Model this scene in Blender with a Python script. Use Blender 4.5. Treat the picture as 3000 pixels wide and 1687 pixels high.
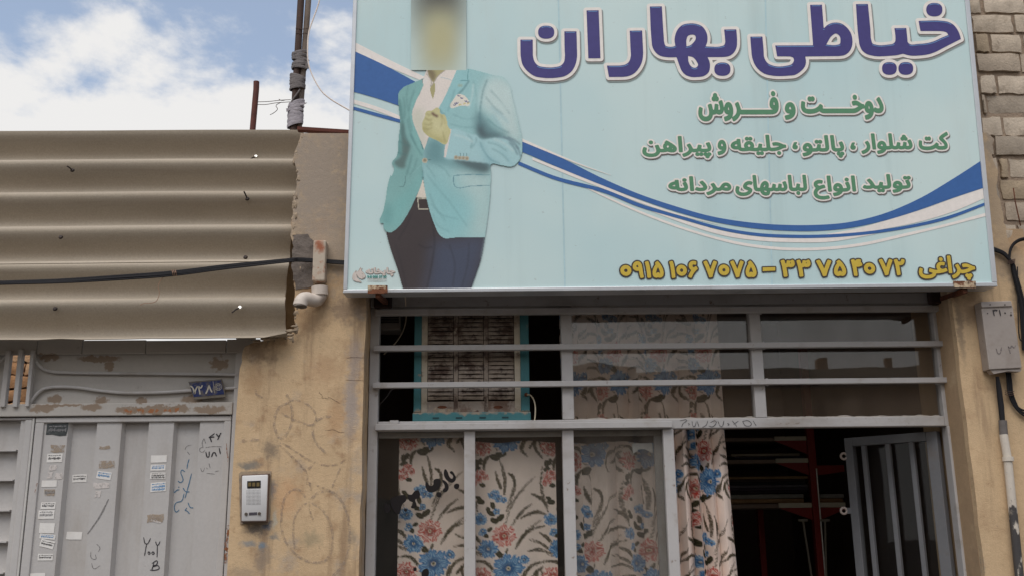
import bpy, bmesh, math, random
import numpy as np
from math import radians, sin, cos, pi, hypot
from mathutils import Vector, Matrix, geometry, noise as mnoise
random.seed(7); RNG = np.random.default_rng(7)
for o in list(bpy.data.objects): bpy.data.objects.remove(o)
SC = bpy.context.scene; COL = SC.collection

# ---------------------------------------------------------------- camera
F = 2880.0; CAM = Vector((0.0, -3.5, 1.65)); PITCH, ROLL, YAW = 13.6, -0.70, -1.3
RM = (Matrix.Rotation(radians(YAW), 3, 'Z') @ Matrix.Rotation(radians(90 + PITCH), 3, 'X') @ Matrix.Rotation(radians(ROLL), 3, 'Z'))
cd = bpy.data.cameras.new('camera'); cam = bpy.data.objects.new('camera', cd); COL.objects.link(cam)
cam.matrix_world = Matrix.Translation(CAM) @ RM.to_4x4()
cd.sensor_width = 36.0; cd.lens = F / 3000.0 * 36.0; cd.clip_start = 0.05; cd.clip_end = 2000.0
SC.camera = cam

# ---------------------------------------------------------------- sky
SUN_EL, SUN_AZ = 60.0, 200.0          # azimuth clockwise from +Y; the sun stands high over the street, behind cloud
W = bpy.data.worlds.new('World'); SC.world = W; W.use_nodes = True
nt = W.node_tree; nt.nodes.clear()
def wn(t, **k):
    n = nt.nodes.new(t)
    for a, b in k.items(): setattr(n, a, b)
    return n
wl = nt.links.new
def wm(op, a, b=None, c=None, clamp=False):
    n = wn('ShaderNodeMath', operation=op); n.use_clamp = clamp
    for i, x in enumerate((a, b, c)):
        if x is None: continue
        if isinstance(x, (int, float)): n.inputs[i].default_value = x
        else: wl(x, n.inputs[i])
    return n.outputs[0]
sky = wn('ShaderNodeTexSky', sky_type='NISHITA'); sky.sun_disc = False
sky.sun_elevation = radians(SUN_EL); sky.sun_rotation = radians(SUN_AZ); sky.air_density = 1.0; sky.dust_density = 0.6; sky.ozone_density = 1.5
tc = wn('ShaderNodeTexCoord'); sp = wn('ShaderNodeSeparateXYZ'); wl(tc.outputs['Generated'], sp.inputs[0])
OFF = 3.30
cb = wn('ShaderNodeVectorMath', operation='MULTIPLY_ADD'); wl(tc.outputs['Generated'], cb.inputs[0]); cb.inputs[1].default_value = (1.0, 1.0, 1.7); cb.inputs[2].default_value = (OFF, OFF * .7, OFF * 1.3)
def wnoise(scale, detail, rough, dist):
    n = wn('ShaderNodeTexNoise'); n.inputs['Scale'].default_value = scale; n.inputs['Detail'].default_value = detail
    n.inputs['Roughness'].default_value = rough; n.inputs['Distortion'].default_value = dist
    wl(cb.outputs[0], n.inputs['Vector']); return n.outputs[0]
big = wnoise(3.0, 3.0, 0.5, 0.0); med = wnoise(7.5, 10.0, 0.58, 0.12)
hor = wm('POWER', wm('SUBTRACT', 1.0, wm('MAXIMUM', sp.outputs[2], 0.0)), 3.0)          # cloud banks close up towards the horizon
dens = wm('ADD', wm('ADD', wm('MULTIPLY', big, 0.55), wm('MULTIPLY', med, 0.55)), wm('MULTIPLY', hor, 1.6))
mr = wn('ShaderNodeMapRange', interpolation_type='SMOOTHSTEP'); mr.inputs[1].default_value = 0.81; mr.inputs[2].default_value = 0.915
wl(dens, mr.inputs[0])
mx = wn('ShaderNodeMix', data_type='RGBA'); wl(mr.outputs[0], mx.inputs['Factor'])
pale = wn('ShaderNodeMix', data_type='RGBA'); pale.inputs['Factor'].default_value = 0.30
wl(sky.outputs[0], pale.inputs[6]); pale.inputs[7].default_value = (3.9, 4.1, 4.2, 1)    # thin high haze in the blue
wl(pale.outputs[2], mx.inputs[6]); mx.inputs[7].default_value = (5.0, 4.95, 4.9, 1)
bg = wn('ShaderNodeBackground'); bg.inputs[1].default_value = 0.10; wl(mx.outputs[2], bg.inputs[0])
ow = wn('ShaderNodeOutputWorld'); wl(bg.outputs[0], ow.inputs[0])

# ---------------------------------------------------------------- sun (veiled by cloud)
ld = bpy.data.lights.new('sun', 'SUN'); ld.energy = 1.5; ld.angle = radians(50); ld.color = (1.0, 0.95, 0.88)
sun = bpy.data.objects.new('sun', ld); COL.objects.link(sun)
_a = radians(SUN_AZ); _e = radians(SUN_EL)
sdir = Vector((sin(_a) * cos(_e), cos(_a) * cos(_e), sin(_e)))
sun.rotation_euler = (-sdir).to_track_quat('-Z', 'Y').to_euler(); sun.location = sdir * 30

SC.view_settings.view_transform = 'Standard'; SC.view_settings.look = 'None'
SC.view_settings.exposure = 0.78; SC.view_settings.gamma = 1.0; SC.view_settings.use_curve_mapping = False
SC.cycles.max_bounces = 8; SC.cycles.transparent_max_bounces = 12
try: SC.cycles.use_denoising = True
except Exception: pass

# ---------------------------------------------------------------- helpers: pixels to places
def ray(px, py): return RM @ Vector(((px - 1500.0) / F, -(py - 843.5) / F, -1.0))
def P(px, py, y):
    d = ray(px, py); return CAM + d * ((y - CAM.y) / d.y)
def proj(p):
    q = RM.transposed() @ (Vector(p) - CAM); return 1500 + F * q.x / -q.z, 843.5 - F * q.y / -q.z
def zm(pts, ox, oy, s): return [(ox + p[0] * s, oy + p[1] * s) + tuple(p[2:]) for p in pts]
Z1 = lambda *p: zm(p, 0, 0, 1100 / 2571)
Z2 = lambda *p: zm(p, 0, 380, 1050 / 2377)
Z3 = lambda *p: zm(p, 0, 980, 760 / 1558)
Z4 = lambda *p: zm(p, 1060, 1220, 640 / 1986)
Z5 = lambda *p: zm(p, 1640, 1220, 600 / 1862)
Z6 = lambda *p: zm(p, 2100, 1220, 900 / 2576)
Z8 = lambda *p: zm(p, 2700, 700, 300 / 440)
ZC = lambda *p: zm(p, 1050, 820, 650 / 2093)
ZG = lambda *p: zm(p, 400, 1080, 500 / 1509)
ZW = lambda *p: zm(p, 690, 1130, 400 / 1041)
ZP = lambda *p: zm(p, 820, 0, 240 / 828)
ZA = lambda *p: zm(p, 1500, 0, 680 / 2576)
ZB = lambda *p: zm(p, 2160, 0, 680 / 2576)
ZT = lambda *p: zm(p, 1780, 250, 1120 / 2576)
ZM = lambda *p: zm(p, 1000, 0, 600 / 1011)
ZF = lambda *p: zm(p, 1100, 190, 460 / 2020)
ZH = lambda *p: zm(p, 1080, 480, 480 / 1830)
ZQ = lambda *p: zm(p, 2700, 680, 300 / 1358)
ZL = lambda *p: zm(p, 0, 990, 340 / 1825)
ZR = lambda *p: zm(p, 2700, 0, 300 / 511)
ZX = lambda *p: zm(p, 2100, 1250, 460 / 1525)

# ---------------------------------------------------------------- helpers: scene graph
LOC = {}
def thing(name, label, cat, base, group=None):
    o = bpy.data.objects.new(name, None); COL.objects.link(o); o.location = base; o.empty_display_size = 0.1
    LOC[o.name] = Vector(base); o['label'] = label; o['category'] = cat
    if group: o['group'] = group
    return o
def nest(loops):
    """group loops (flat, facing the street) into outlines, each followed by its holes"""
    if len(loops) == 1: return [loops]
    A = [np.array([(p[0], p[2]) for p in l]) for l in loops]; n = len(A)
    bb = [(a.min(0), a.max(0)) for a in A]; area = [abs(np.sum(a[:, 0]*np.roll(a[:, 1], -1) - a[:, 1]*np.roll(a[:, 0], -1)))/2 for a in A]
    def inside(pt, a):
        x, y = a[:, 0], a[:, 1]; x2, y2 = np.roll(x, -1), np.roll(y, -1)
        with np.errstate(divide='ignore', invalid='ignore'):
            c = ((y > pt[1]) != (y2 > pt[1])) & (pt[0] < (x2-x)*(pt[1]-y)/(y2-y)+x)
        return bool(np.sum(c) % 2)
    par = [[j for j in range(n) if j != i and area[j] > area[i] and np.all(bb[j][0] <= bb[i][0] + 1e-9) and np.all(bb[j][1] >= bb[i][1] - 1e-9) and inside(A[i][0], A[j])] for i in range(n)]
    out = []
    for i in range(n):
        if len(par[i]) % 2 == 0: out.append([loops[i]] + [loops[k] for k in range(n) if len(par[k]) == len(par[i]) + 1 and i in par[k]])
    return out
def poly_area(l):
    a = Vector((0, 0, 0))
    for p, q in zip(l, l[1:] + l[:1]): a += p.cross(q)
    return a.length / 2
class MB:
    def __init__(s): s.v = []; s.f = []; s.m = []
    def add(s, vs, fs, mi=0):
        k = len(s.v); s.v += [tuple(v) for v in vs]; s.f += [tuple(i + k for i in f) for f in fs]; s.m += [mi] * len(fs); return s
    def box(s, a, b, mi=0):
        x0, y0, z0 = a; x1, y1, z1 = b
        return s.add([(x0,y0,z0),(x1,y0,z0),(x1,y1,z0),(x0,y1,z0),(x0,y0,z1),(x1,y0,z1),(x1,y1,z1),(x0,y1,z1)],
                     [(0,3,2,1),(4,5,6,7),(0,1,5,4),(1,2,6,5),(2,3,7,6),(3,0,4,7)], mi)
    def obox(s, c, ax, ay, az, h, mi=0):
        c = Vector(c); vs = []
        for k in (-1, 1):
            for i, j in ((-1,-1),(1,-1),(1,1),(-1,1)): vs.append(c + ax*(i*h[0]) + ay*(j*h[1]) + az*(k*h[2]))
        return s.add(vs, [(0,3,2,1),(4,5,6,7),(0,1,5,4),(1,2,6,5),(2,3,7,6),(3,0,4,7)], mi)
    def beam(s, a, b, w, d, side=Vector((0,1,0)), mi=0):
        """box from a to b; w across (in the facade plane), d deep along side"""
        a = Vector(a); b = Vector(b); t = (b - a); L = t.length; t = t / L
        n = (side - t * side.dot(t)).normalized(); c = t.cross(n)
        return s.obox((a + b) / 2, t, c, n, (L / 2, w / 2, d / 2), mi)
    def prism(s, pts, off, mi=0):
        """closed prism from an outline (front, list of Vectors) pushed back by off"""
        n = len(pts); pts = [Vector(p) for p in pts]; off = Vector(off)
        tri = geometry.tessellate_polygon([pts])
        k = len(s.v); s.v += [tuple(p) for p in pts] + [tuple(p + off) for p in pts]
        fs = [tuple(k + i for i in t) for t in tri] + [tuple(k + n + i for i in reversed(t)) for t in tri]
        fs += [(k + i, k + (i + 1) % n, k + n + (i + 1) % n, k + n + i) for i in range(n)]
        s.f += fs; s.m += [mi] * len(fs); return s
    def flat(s, loops, mi=0):
        """flat sheet from loops of Vectors (holes allowed)"""
        for grp in nest(loops):
            grp = [[Vector(p) for p in l] for l in grp]
            want = poly_area(grp[0]) - sum(poly_area(l) for l in grp[1:]); g0 = grp
            for attempt in range(6):                     # scan-fill can slip on near-collinear points: nudge and retry
                tri = geometry.tessellate_polygon(grp); fl = [p for l in grp for p in l]
                got = sum((fl[t[1]] - fl[t[0]]).cross(fl[t[2]] - fl[t[0]]).length / 2 for t in tri)
                if want <= 0 or abs(got - want) < .004 * want: break
                grp = [[p + Vector((random.uniform(-1, 1), 0, random.uniform(-1, 1))) * 4e-5 * (attempt + 1) for p in l] for l in g0]
            k = len(s.v)
            for l in grp: s.v += [tuple(p) for p in l]
            s.f += [tuple(k + i for i in t) for t in tri]; s.m += [mi] * len(tri)
        return s
    def tube(s, pts, r, n=8, mi=0, cap=True):
        pts = [Vector(p) for p in pts]; N = len(pts); rr = r if isinstance(r, (list, tuple)) else [r] * N
        k = len(s.v); up = None
        for i, p in enumerate(pts):
            t = (pts[min(i+1, N-1)] - pts[max(i-1, 0)]).normalized()
            if up is None: up = Vector((0,0,1)) if abs(t.z) < .9 else Vector((0,1,0))
            a = (up - t * up.dot(t)).normalized(); b = t.cross(a); up = a
            for j in range(n):
                q = 2 * pi * j / n; s.v.append(tuple(p + (a * cos(q) + b * sin(q)) * rr[i]))
        for i in range(N - 1):
            for j in range(n):
                s.f.append((k+i*n+j, k+i*n+(j+1)%n, k+(i+1)*n+(j+1)%n, k+(i+1)*n+j)); s.m.append(mi)
        if cap:
            s.f.append(tuple(k + j for j in reversed(range(n)))); s.m.append(mi)
            s.f.append(tuple(k + (N-1)*n + j for j in range(n))); s.m.append(mi)
        return s
    def grid(s, rows, mi=0):
        """rows of points -> quads"""
        k = len(s.v); nr = len(rows); nc = len(rows[0])
        for r in rows: s.v += [tuple(p) for p in r]
        for i in range(nr - 1):
            for j in range(nc - 1):
                s.f.append((k+i*nc+j, k+i*nc+j+1, k+(i+1)*nc+j+1, k+(i+1)*nc+j)); s.m.append(mi)
        return s
    def build(s, name, mat, parent=None, smooth=False, bevel=0.0, base=None, fix=True, kind=None, label=None, cat=None, group=None):
        vs = [Vector(v) for v in s.v]
        if parent is not None: org = LOC[parent.name]
        elif base is not None: org = Vector(base)
        else:
            xs = [v.x for v in vs]; ys = [v.y for v in vs]; zs = [v.z for v in vs]
            org = Vector(((min(xs)+max(xs))/2, (min(ys)+max(ys))/2, min(zs)))
        me = bpy.data.meshes.new(name); me.from_pydata([tuple(v - org) for v in vs], [], s.f)
        mats = mat if isinstance(mat, (list, tuple)) else [mat]
        for m in mats: me.materials.append(m)
        if len(mats) > 1: me.polygons.foreach_set('material_index', s.m)
        if bevel or fix:
            bm = bmesh.new(); bm.from_mesh(me)
            if fix: bmesh.ops.recalc_face_normals(bm, faces=bm.faces)
            if bevel:
                es = [e for e in bm.edges if len(e.link_faces) == 2 and e.calc_face_angle(0) > 0.6]
                bmesh.ops.bevel(bm, geom=es, offset=bevel, segments=2, profile=.5, affect='EDGES', clamp_overlap=True)
            bm.to_mesh(me); bm.free()
        if smooth:
            me.polygons.foreach_set('use_smooth', [True] * len(me.polygons))
            if smooth != 'all':
                try: me.set_sharp_from_angle(angle=radians(40))
                except Exception: pass
        me.update()
        o = bpy.data.objects.new(name, me); COL.objects.link(o)
        if parent is not None: o.parent = parent
        else: o.location = org
        LOC[o.name] = org
        if kind: o['kind'] = kind
        if label: o['label'] = label
        if cat: o['category'] = cat
        if group: o['group'] = group
        return o
def cat_spline(pts, n=6, closed=True):
    """centripetal-like Catmull-Rom through points; a third value marks a corner"""
    N = len(pts); out = []
    rng = range(N) if closed else range(N - 1)
    for i in rng:
        p1 = pts[i]; p2 = pts[(i+1) % N]
        c1 = len(p1) > 2; c2 = len(p2) > 2
        if c1 and c2: out.append((p1[0], p1[1])); continue
        p0 = p1 if (c1 or (not closed and i == 0)) else pts[(i-1) % N]
        p3 = p2 if (c2 or (not closed and i == N-2)) else pts[(i+2) % N]
        d1 = hypot(p2[0]-p1[0], p2[1]-p1[1])
        def tan(a, b, c):
            da = hypot(b[0]-a[0], b[1]-a[1]); dc = hypot(c[0]-b[0], c[1]-b[1])
            if da < 1e-9: return (c[0]-b[0])/dc, (c[1]-b[1])/dc
            if dc < 1e-9: return (b[0]-a[0])/da, (b[1]-a[1])/da
            u = ((b[0]-a[0])/da*dc + (c[0]-b[0])/dc*da, (b[1]-a[1])/da*dc + (c[1]-b[1])/dc*da)
            L = hypot(*u) or 1; return u[0]/L, u[1]/L
        t1 = tan(p0, p1, p2); t2 = tan(p1, p2, p3)
        for k in range(n):
            t = k / n; h1 = 2*t**3-3*t**2+1; h2 = t**3-2*t**2+t; h3 = -2*t**3+3*t**2; h4 = t**3-t**2
            out.append((h1*p1[0]+h2*d1*t1[0]+h3*p2[0]+h4*d1*t2[0], h1*p1[1]+h2*d1*t1[1]+h3*p2[1]+h4*d1*t2[1]))
    if not closed: out.append((pts[-1][0], pts[-1][1]))
    return out
def sm3(pts, n=6):
    """smooth 3D polyline"""
    a = [(p.x, p.z) for p in pts]; out = []
    N = len(pts)
    for i in range(N - 1):
        p0 = pts[max(i-1, 0)]; p1 = pts[i]; p2 = pts[i+1]; p3 = pts[min(i+2, N-1)]
        for k in range(n):
            t = k / n
            out.append(.5 * ((2*p1) + (p2-p0)*t + (2*p0-5*p1+4*p2-p3)*t*t + (3*p1-p0-3*p2+p3)*t**3))
    out.append(pts[-1]); return out

# ---------------------------------------------------------------- helpers: materials
def lin(c):
    if isinstance(c, (int, float)): c = (c, c, c)
    return tuple(((x/255/12.92) if x/255 <= .04045 else ((x/255+.055)/1.055)**2.4) for x in c[:3]) + (1.0,)
class NT:
    def __init__(s, name):
        s.mat = bpy.data.materials.new(name); s.mat.use_nodes = True; s.t = s.mat.node_tree; s.t.nodes.clear()
        s.out = s.n('ShaderNodeOutputMaterial'); s.geo = s.n('ShaderNodeNewGeometry'); s.pos = s.geo.outputs['Position']
    def n(s, t, **k):
        x = s.t.nodes.new(t)
        for a, b in k.items(): setattr(x, a, b)
        return x
    def l(s, a, b): s.t.links.new(a, b)
    def val(s, sock, v):
        if isinstance(v, (int, float, tuple, list, Vector)): sock.default_value = v
        else: s.l(v, sock)
    def math(s, op, a, b=None, c=None, clamp=False):
        x = s.n('ShaderNodeMath', operation=op); x.use_clamp = clamp
        for i, q in enumerate((a, b, c)):
            if q is not None: s.val(x.inputs[i], q)
        return x.outputs[0]
    def vm(s, op, a, b=None):
        x = s.n('ShaderNodeVectorMath', operation=op); s.val(x.inputs[0], a)
        if b is not None: s.val(x.inputs[1], b)
        return x.outputs['Value'] if op in ('LENGTH', 'DOT_PRODUCT') else x.outputs[0]
    def noise(s, scale, detail=4, rough=.55, vec=None, dist=0.0, stretch=None, out=0):
        x = s.n('ShaderNodeTexNoise'); x.inputs['Scale'].default_value = scale; x.inputs['Detail'].default_value = detail
        x.inputs['Roughness'].default_value = rough; x.inputs['Distortion'].default_value = dist
        v = vec if vec is not None else s.pos
        if stretch: v = s.vm('MULTIPLY', v, stretch)
        s.l(v, x.inputs['Vector']); return x.outputs[out]
    def mrange(s, v, a, b, lo=0.0, hi=1.0, smooth=True):
        x = s.n('ShaderNodeMapRange'); x.interpolation_type = 'SMOOTHSTEP' if smooth else 'LINEAR'
        s.val(x.inputs[0], v)
        for i, q in zip((1, 2, 3, 4), (a, b, lo, hi)): s.val(x.inputs[i], q)
        return x.outputs[0]
    def mix(s, f, a, b, blend='MIX'):
        x = s.n('ShaderNodeMix', data_type='RGBA', blend_type=blend); x.clamp_factor = True
        s.val(x.inputs['Factor'], f); s.val(x.inputs[6], a); s.val(x.inputs[7], b); return x.outputs[2]
    def bump(s, h, strength, dist, nrm=None):
        x = s.n('ShaderNodeBump'); x.inputs['Strength'].default_value = strength; x.inputs['Distance'].default_value = dist
        s.l(h, x.inputs['Height'])
        if nrm is not None: s.l(nrm, x.inputs['Normal'])
        return x.outputs[0]
    def principled(s, col, rough=.6, metal=0.0, spec=.35, nrm=None):
        p = s.n('ShaderNodeBsdfPrincipled'); s.val(p.inputs['Base Color'], col); s.val(p.inputs['Roughness'], rough)
        s.val(p.inputs['Metallic'], metal); p.inputs['Specular IOR Level'].default_value = spec
        if nrm is not None: s.l(nrm, p.inputs['Normal'])
        return p.outputs[0]
    def done(s, sh): s.l(sh, s.out.inputs[0]); return s.mat
def pmat(name, col, rough=.6, metal=0.0, spec=.3, var=.12, vs=5.0, fine=.06, fs=60.0, bump=0.0, bs=120.0, bd=.002,
         dirts=(), spots=(), stretch=None, bump2=None, soft=(1.25, .25)):
    """procedural surface: base colour, broad and fine mottling, dirts=(colour, scale, lo, hi, strength[, stretch]), spots=(x,z,rx,rz,colour,strength)"""
    g = NT(name); base = lin(col)
    a = g.noise(vs, 5, .6, stretch=stretch); b = g.noise(fs, 3, .6)
    k = g.math('ADD', g.mrange(a, .25, .75, 1-var, 1+var, False), g.mrange(b, .25, .75, -fine, fine, False))
    hs = g.n('ShaderNodeVectorMath', operation='SCALE'); hs.inputs[0].default_value = base[:3]; g.l(k, hs.inputs['Scale'])
    c = hs.outputs[0]
    for d in dirts:
        dc, sc, lo, hi, st = d[:5]
        m = g.noise(sc, 6, .65, stretch=d[5] if len(d) > 5 else None)
        c = g.mix(g.math('MULTIPLY', g.mrange(m, lo, hi), st), c, lin(dc))
    if spots:
        w = g.n('ShaderNodeTexNoise'); w.inputs['Scale'].default_value = 9.0; w.inputs['Detail'].default_value = 6; w.inputs['Roughness'].default_value = .65
        g.l(g.pos, w.inputs['Vector'])
        w2 = g.n('ShaderNodeTexNoise'); w2.inputs['Scale'].default_value = 48.0; w2.inputs['Detail'].default_value = 5; w2.inputs['Roughness'].default_value = .6
        g.l(g.pos, w2.inputs['Vector'])
        wv = g.vm('SUBTRACT', g.vm('ADD', w.outputs['Color'], g.vm('MULTIPLY', w2.outputs['Color'], (1.1, 1.1, 1.1))), (1.05, 1.05, 1.05))
        for (x, z, rx, rz, sc, st) in spots:
            amp = 1.2 * min(rx, rz) + .02
            ww = g.n('ShaderNodeVectorMath', operation='SCALE'); g.l(wv, ww.inputs[0]); ww.inputs['Scale'].default_value = amp
            v = g.vm('MULTIPLY', g.vm('SUBTRACT', g.vm('ADD', g.pos, ww.outputs[0]), (x, 0, z)), (1/rx, 0, 1/rz))
            c = g.mix(g.math('MULTIPLY', g.mrange(g.vm('LENGTH', v), soft[0], soft[1]), st), c, lin(sc))
    nrm = None
    if bump:
        h = g.noise(bs, 6, .6)
        if bump2: h = g.math('ADD', h, g.math('MULTIPLY', g.noise(bump2[0], 4, .55), bump2[1]))
        nrm = g.bump(h, bump, bd)
    rr = g.mrange(a, .2, .8, max(rough-.1, .02), min(rough+.1, 1), False)
    return g.done(g.principled(c, rr, metal, spec, nrm))
def paint_mat(name, col, rough=.75, cover=1.0, sc=160.0, lo=.3, hi=.6):
    """marker, pencil or worn paint: gaps where it has rubbed off"""
    g = NT(name); p = g.principled(lin(col), rough)
    if cover >= 1: return g.done(p)
    f = g.math('MULTIPLY', g.mrange(g.noise(sc, 5, .7), lo, hi), cover)
    t = g.n('ShaderNodeBsdfTransparent'); m = g.n('ShaderNodeMixShader'); g.l(f, m.inputs[0]); g.l(t.outputs[0], m.inputs[1]); g.l(p, m.inputs[2])
    return g.done(m.outputs[0])
def attr_mat(name, rough=.7, spec=.2, bump=.15, bs=700.0, var=.06):
    """printed colour held in the mesh (cloth print, poster print)"""
    g = NT(name); a = g.n('ShaderNodeAttribute'); a.attribute_name = 'print'
    k = g.mrange(g.noise(14, 4), .25, .75, 1-var, 1+var, False)
    s_ = g.n('ShaderNodeVectorMath', operation='SCALE'); g.l(a.outputs['Color'], s_.inputs[0]); g.l(k, s_.inputs['Scale'])
    return g.done(g.principled(s_.outputs[0], rough, 0, spec, g.bump(g.noise(bs, 2), bump, .0006)))
def glass_mat(name, dust_haze=.05, tint=(.97, .98, .975), dcol=(120, 112, 104), ior=1.5):
    g = NT(name)
    t = g.n('ShaderNodeBsdfTransparent'); t.inputs[0].default_value = tint + (1,)
    gl = g.n('ShaderNodeBsdfGlossy'); gl.inputs['Roughness'].default_value = .012
    wav = g.bump(g.noise(1.6, 2), .25, .01); g.l(wav, gl.inputs['Normal'])
    fr = g.n('ShaderNodeFresnel'); g.l(g.math('ADD', ior, g.math('MULTIPLY', g.geo.outputs['Backfacing'], 1.0/ior - ior)), fr.inputs[0])
    m = g.n('ShaderNodeMixShader'); g.l(fr.outputs[0], m.inputs[0]); g.l(t.outputs[0], m.inputs[1]); g.l(gl.outputs[0], m.inputs[2])
    d = g.n('ShaderNodeBsdfDiffuse'); d.inputs[0].default_value = lin(dcol)
    f = g.mrange(g.noise(5, 6, .65, stretch=(1, 1, .35)), .35, .8, dust_haze*.3, dust_haze*1.8, False)  # grey film: dust together with painted-in reflection haze
    m2 = g.n('ShaderNodeMixShader'); g.l(f, m2.inputs[0]); g.l(m.outputs[0], m2.inputs[1]); g.l(d.outputs[0], m2.inputs[2])
    return g.done(m2.outputs[0])
# ================================================================ structure
MPP = 3.5 / F * 1.05
def spot(pt, rx, ry, col, st, y=0.0):
    p = P(pt[0], pt[1], y); return (p.x, p.z, rx * MPP, ry * MPP, col, st)
YF = 0.14                     # front of the painted steel shop frame, set back in the reveal
XP0 = P(1062, 1280, 0).x      # right corner of the left stucco pillar
XP1 = P(2838, 1290, 0).x      # left corner of the right stucco pier
XGR = P(678, 1400, 0).x       # left side of the left pillar
ZTOP = P(940, 392, 0).z       # top of the left pillar

M_asph = pmat('asphalt', (74, 71, 68), .9, var=.2, vs=2, bump=.4, bs=90, bd=.006, dirts=(((96, 90, 82), 1.1, .5, .75, .5),))
M_pave = pmat('pavement_concrete', (104, 98, 91), .9, var=.15, vs=3, bump=.3, bs=80, bd=.004, dirts=(((90, 82, 72), 2.0, .5, .75, .6),))
MB().box((-80, -80, -.30), (80, 80, -.12)).build('ground', M_asph, kind='structure')
MB().box((-30, -8.6, -.119), (30, -1.5, -.10)).build('road', M_asph, kind='structure')
MB().box((-30, -1.5, -.118), (30, .02, 0)).build('pavement', M_pave, kind='structure')

# ---- shop room behind the front
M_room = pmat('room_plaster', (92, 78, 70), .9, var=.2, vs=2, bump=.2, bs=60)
X0, X1 = XP0 + .02, XP1 + .30
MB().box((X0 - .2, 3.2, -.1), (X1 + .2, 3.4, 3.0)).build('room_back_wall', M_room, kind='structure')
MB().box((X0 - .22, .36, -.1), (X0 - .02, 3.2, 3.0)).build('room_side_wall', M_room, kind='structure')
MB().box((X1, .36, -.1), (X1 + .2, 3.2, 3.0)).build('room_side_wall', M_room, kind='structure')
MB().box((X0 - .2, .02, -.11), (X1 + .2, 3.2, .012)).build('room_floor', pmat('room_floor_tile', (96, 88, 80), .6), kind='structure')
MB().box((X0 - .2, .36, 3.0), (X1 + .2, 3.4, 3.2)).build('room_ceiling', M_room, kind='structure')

# ---- stucco pillar between the gate and the shop
c_or, c_ce = (200, 172, 136), (156, 142, 127)
g_sp = [spot((940, 520), 210, 300, c_ce, 1.0), spot((990, 745), 130, 80, c_ce, .75), spot((880, 760), 30, 90, (96, 88, 82), .85),
        spot((905, 935), 60, 50, (148, 118, 88), .55), spot((1010, 905), 60, 55, (128, 110, 95), .7),
        spot((760, 1030), 60, 38, (120, 98, 76), .8), spot((740, 1120), 40, 50, (170, 138, 104), .6), spot((1030, 1190), 26, 110, (158, 148, 142), .75),
        spot((1040, 1050), 26, 80, (158, 148, 142), .55), spot((950, 1085), 60, 50, (172, 138, 106), .5), spot((900, 850), 26, 60, (140, 110, 84), .6)]
g_sp += [spot(ZW((270, 480))[0], 26, 32, (128, 114, 98), .8), spot(ZW((110, 600))[0], 38, 15, (118, 116, 110), .85), spot(ZW((150, 1090))[0], 36, 26, (92, 86, 80), .85),
         spot(ZW((240, 1060))[0], 16, 14, (86, 98, 112), .8), spot(ZW((275, 800))[0], 14, 34, (128, 128, 128), .7), spot(ZW((205, 1225))[0], 13, 13, (88, 132, 158), .75),
         spot(ZW((95, 1205))[0], 26, 9, (108, 128, 140), .6), spot(ZW((200, 1310))[0], 30, 34, (140, 124, 108), .7), spot(ZW((390, 850))[0], 46, 60, (204, 156, 114), .4),
         spot(ZW((300, 1150))[0], 18, 13, (110, 118, 120), .6), spot(ZW((580, 1165))[0], 36, 24, (150, 138, 112), .6), spot(ZW((300, 1010))[0], 10, 30, (176, 184, 176), .5),
         spot(ZW((760, 250))[0], 30, 60, (176, 136, 100), .5), spot(ZW((890, 1150))[0], 15, 22, (140, 128, 112), .6), spot(ZW((50, 1430))[0], 50, 26, (150, 134, 116), .5)]
M_stucco = pmat('ochre_stucco', c_or, .95, var=.10, vs=4, fine=.07, fs=130, bump=.7, bs=260, bd=.0024, bump2=(60, .9), spots=g_sp,
                dirts=(((158, 126, 96), 7, .48, .70, .6), ((142, 118, 96), 3.0, .56, .8, .45, (2.2, 1, .5)), ((214, 186, 150), 9, .56, .74, .6), ((118, 104, 92), 45, .60, .74, .45), ((128, 112, 100), 1.6, .55, .8, .35), ((128, 102, 80), 2.2, .53, .70, .6, (5, 1, .5)), ((158, 150, 142), 5.5, .55, .70, .55), ((150, 118, 88), 14, .56, .70, .5)))
def jag(pts, amp, step):
    """ragged version of a pixel polyline"""
    out = []
    for a, b in zip(pts, pts[1:]):
        n = max(1, int(hypot(b[0]-a[0], b[1]-a[1]) / step))
        for k in range(n):
            t = k / n; out.append((a[0]+(b[0]-a[0])*t + random.uniform(-amp, amp), a[1]+(b[1]-a[1])*t + random.uniform(-amp, amp) * .5))
    out.append(pts[-1]); return out
left_edge = jag([(882, 392), (868, 440), (862, 470), (872, 500), (864, 560), (856, 640), (852, 690), (862, 730), (866, 800), (860, 880), (866, 950), (850, 984), (800, 990), (742, 1002), (716, 1012), (706, 1060), (702, 1080)], 3.5, 14)
front = [P(x, y, 0) for x, y in left_edge]
zlo = front[-1].z
xs_ = [XGR + (front[-1].x - XGR) * max(0, 1 - k / 6) + random.uniform(-.004, .004) for k in range(1, 13)]
low = [Vector((x, 0, zlo * (1 - (k + 1) / 13))) for k, x in enumerate(xs_)] + [Vector((XGR, 0, 0.0))]
rt = [Vector((XP0 + random.uniform(-.003, .003), 0, ZTOP * k / 40)) for k in range(0, 41)]
pillar = thing('stucco_pillar', 'ochre stucco pillar with grey cement top between gate and tailor shop', 'wall', (XP0 - .2, .15, 0))
MB().prism(front + low + rt, (0, .35, 0)).build('plaster', M_stucco, pillar)
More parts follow.
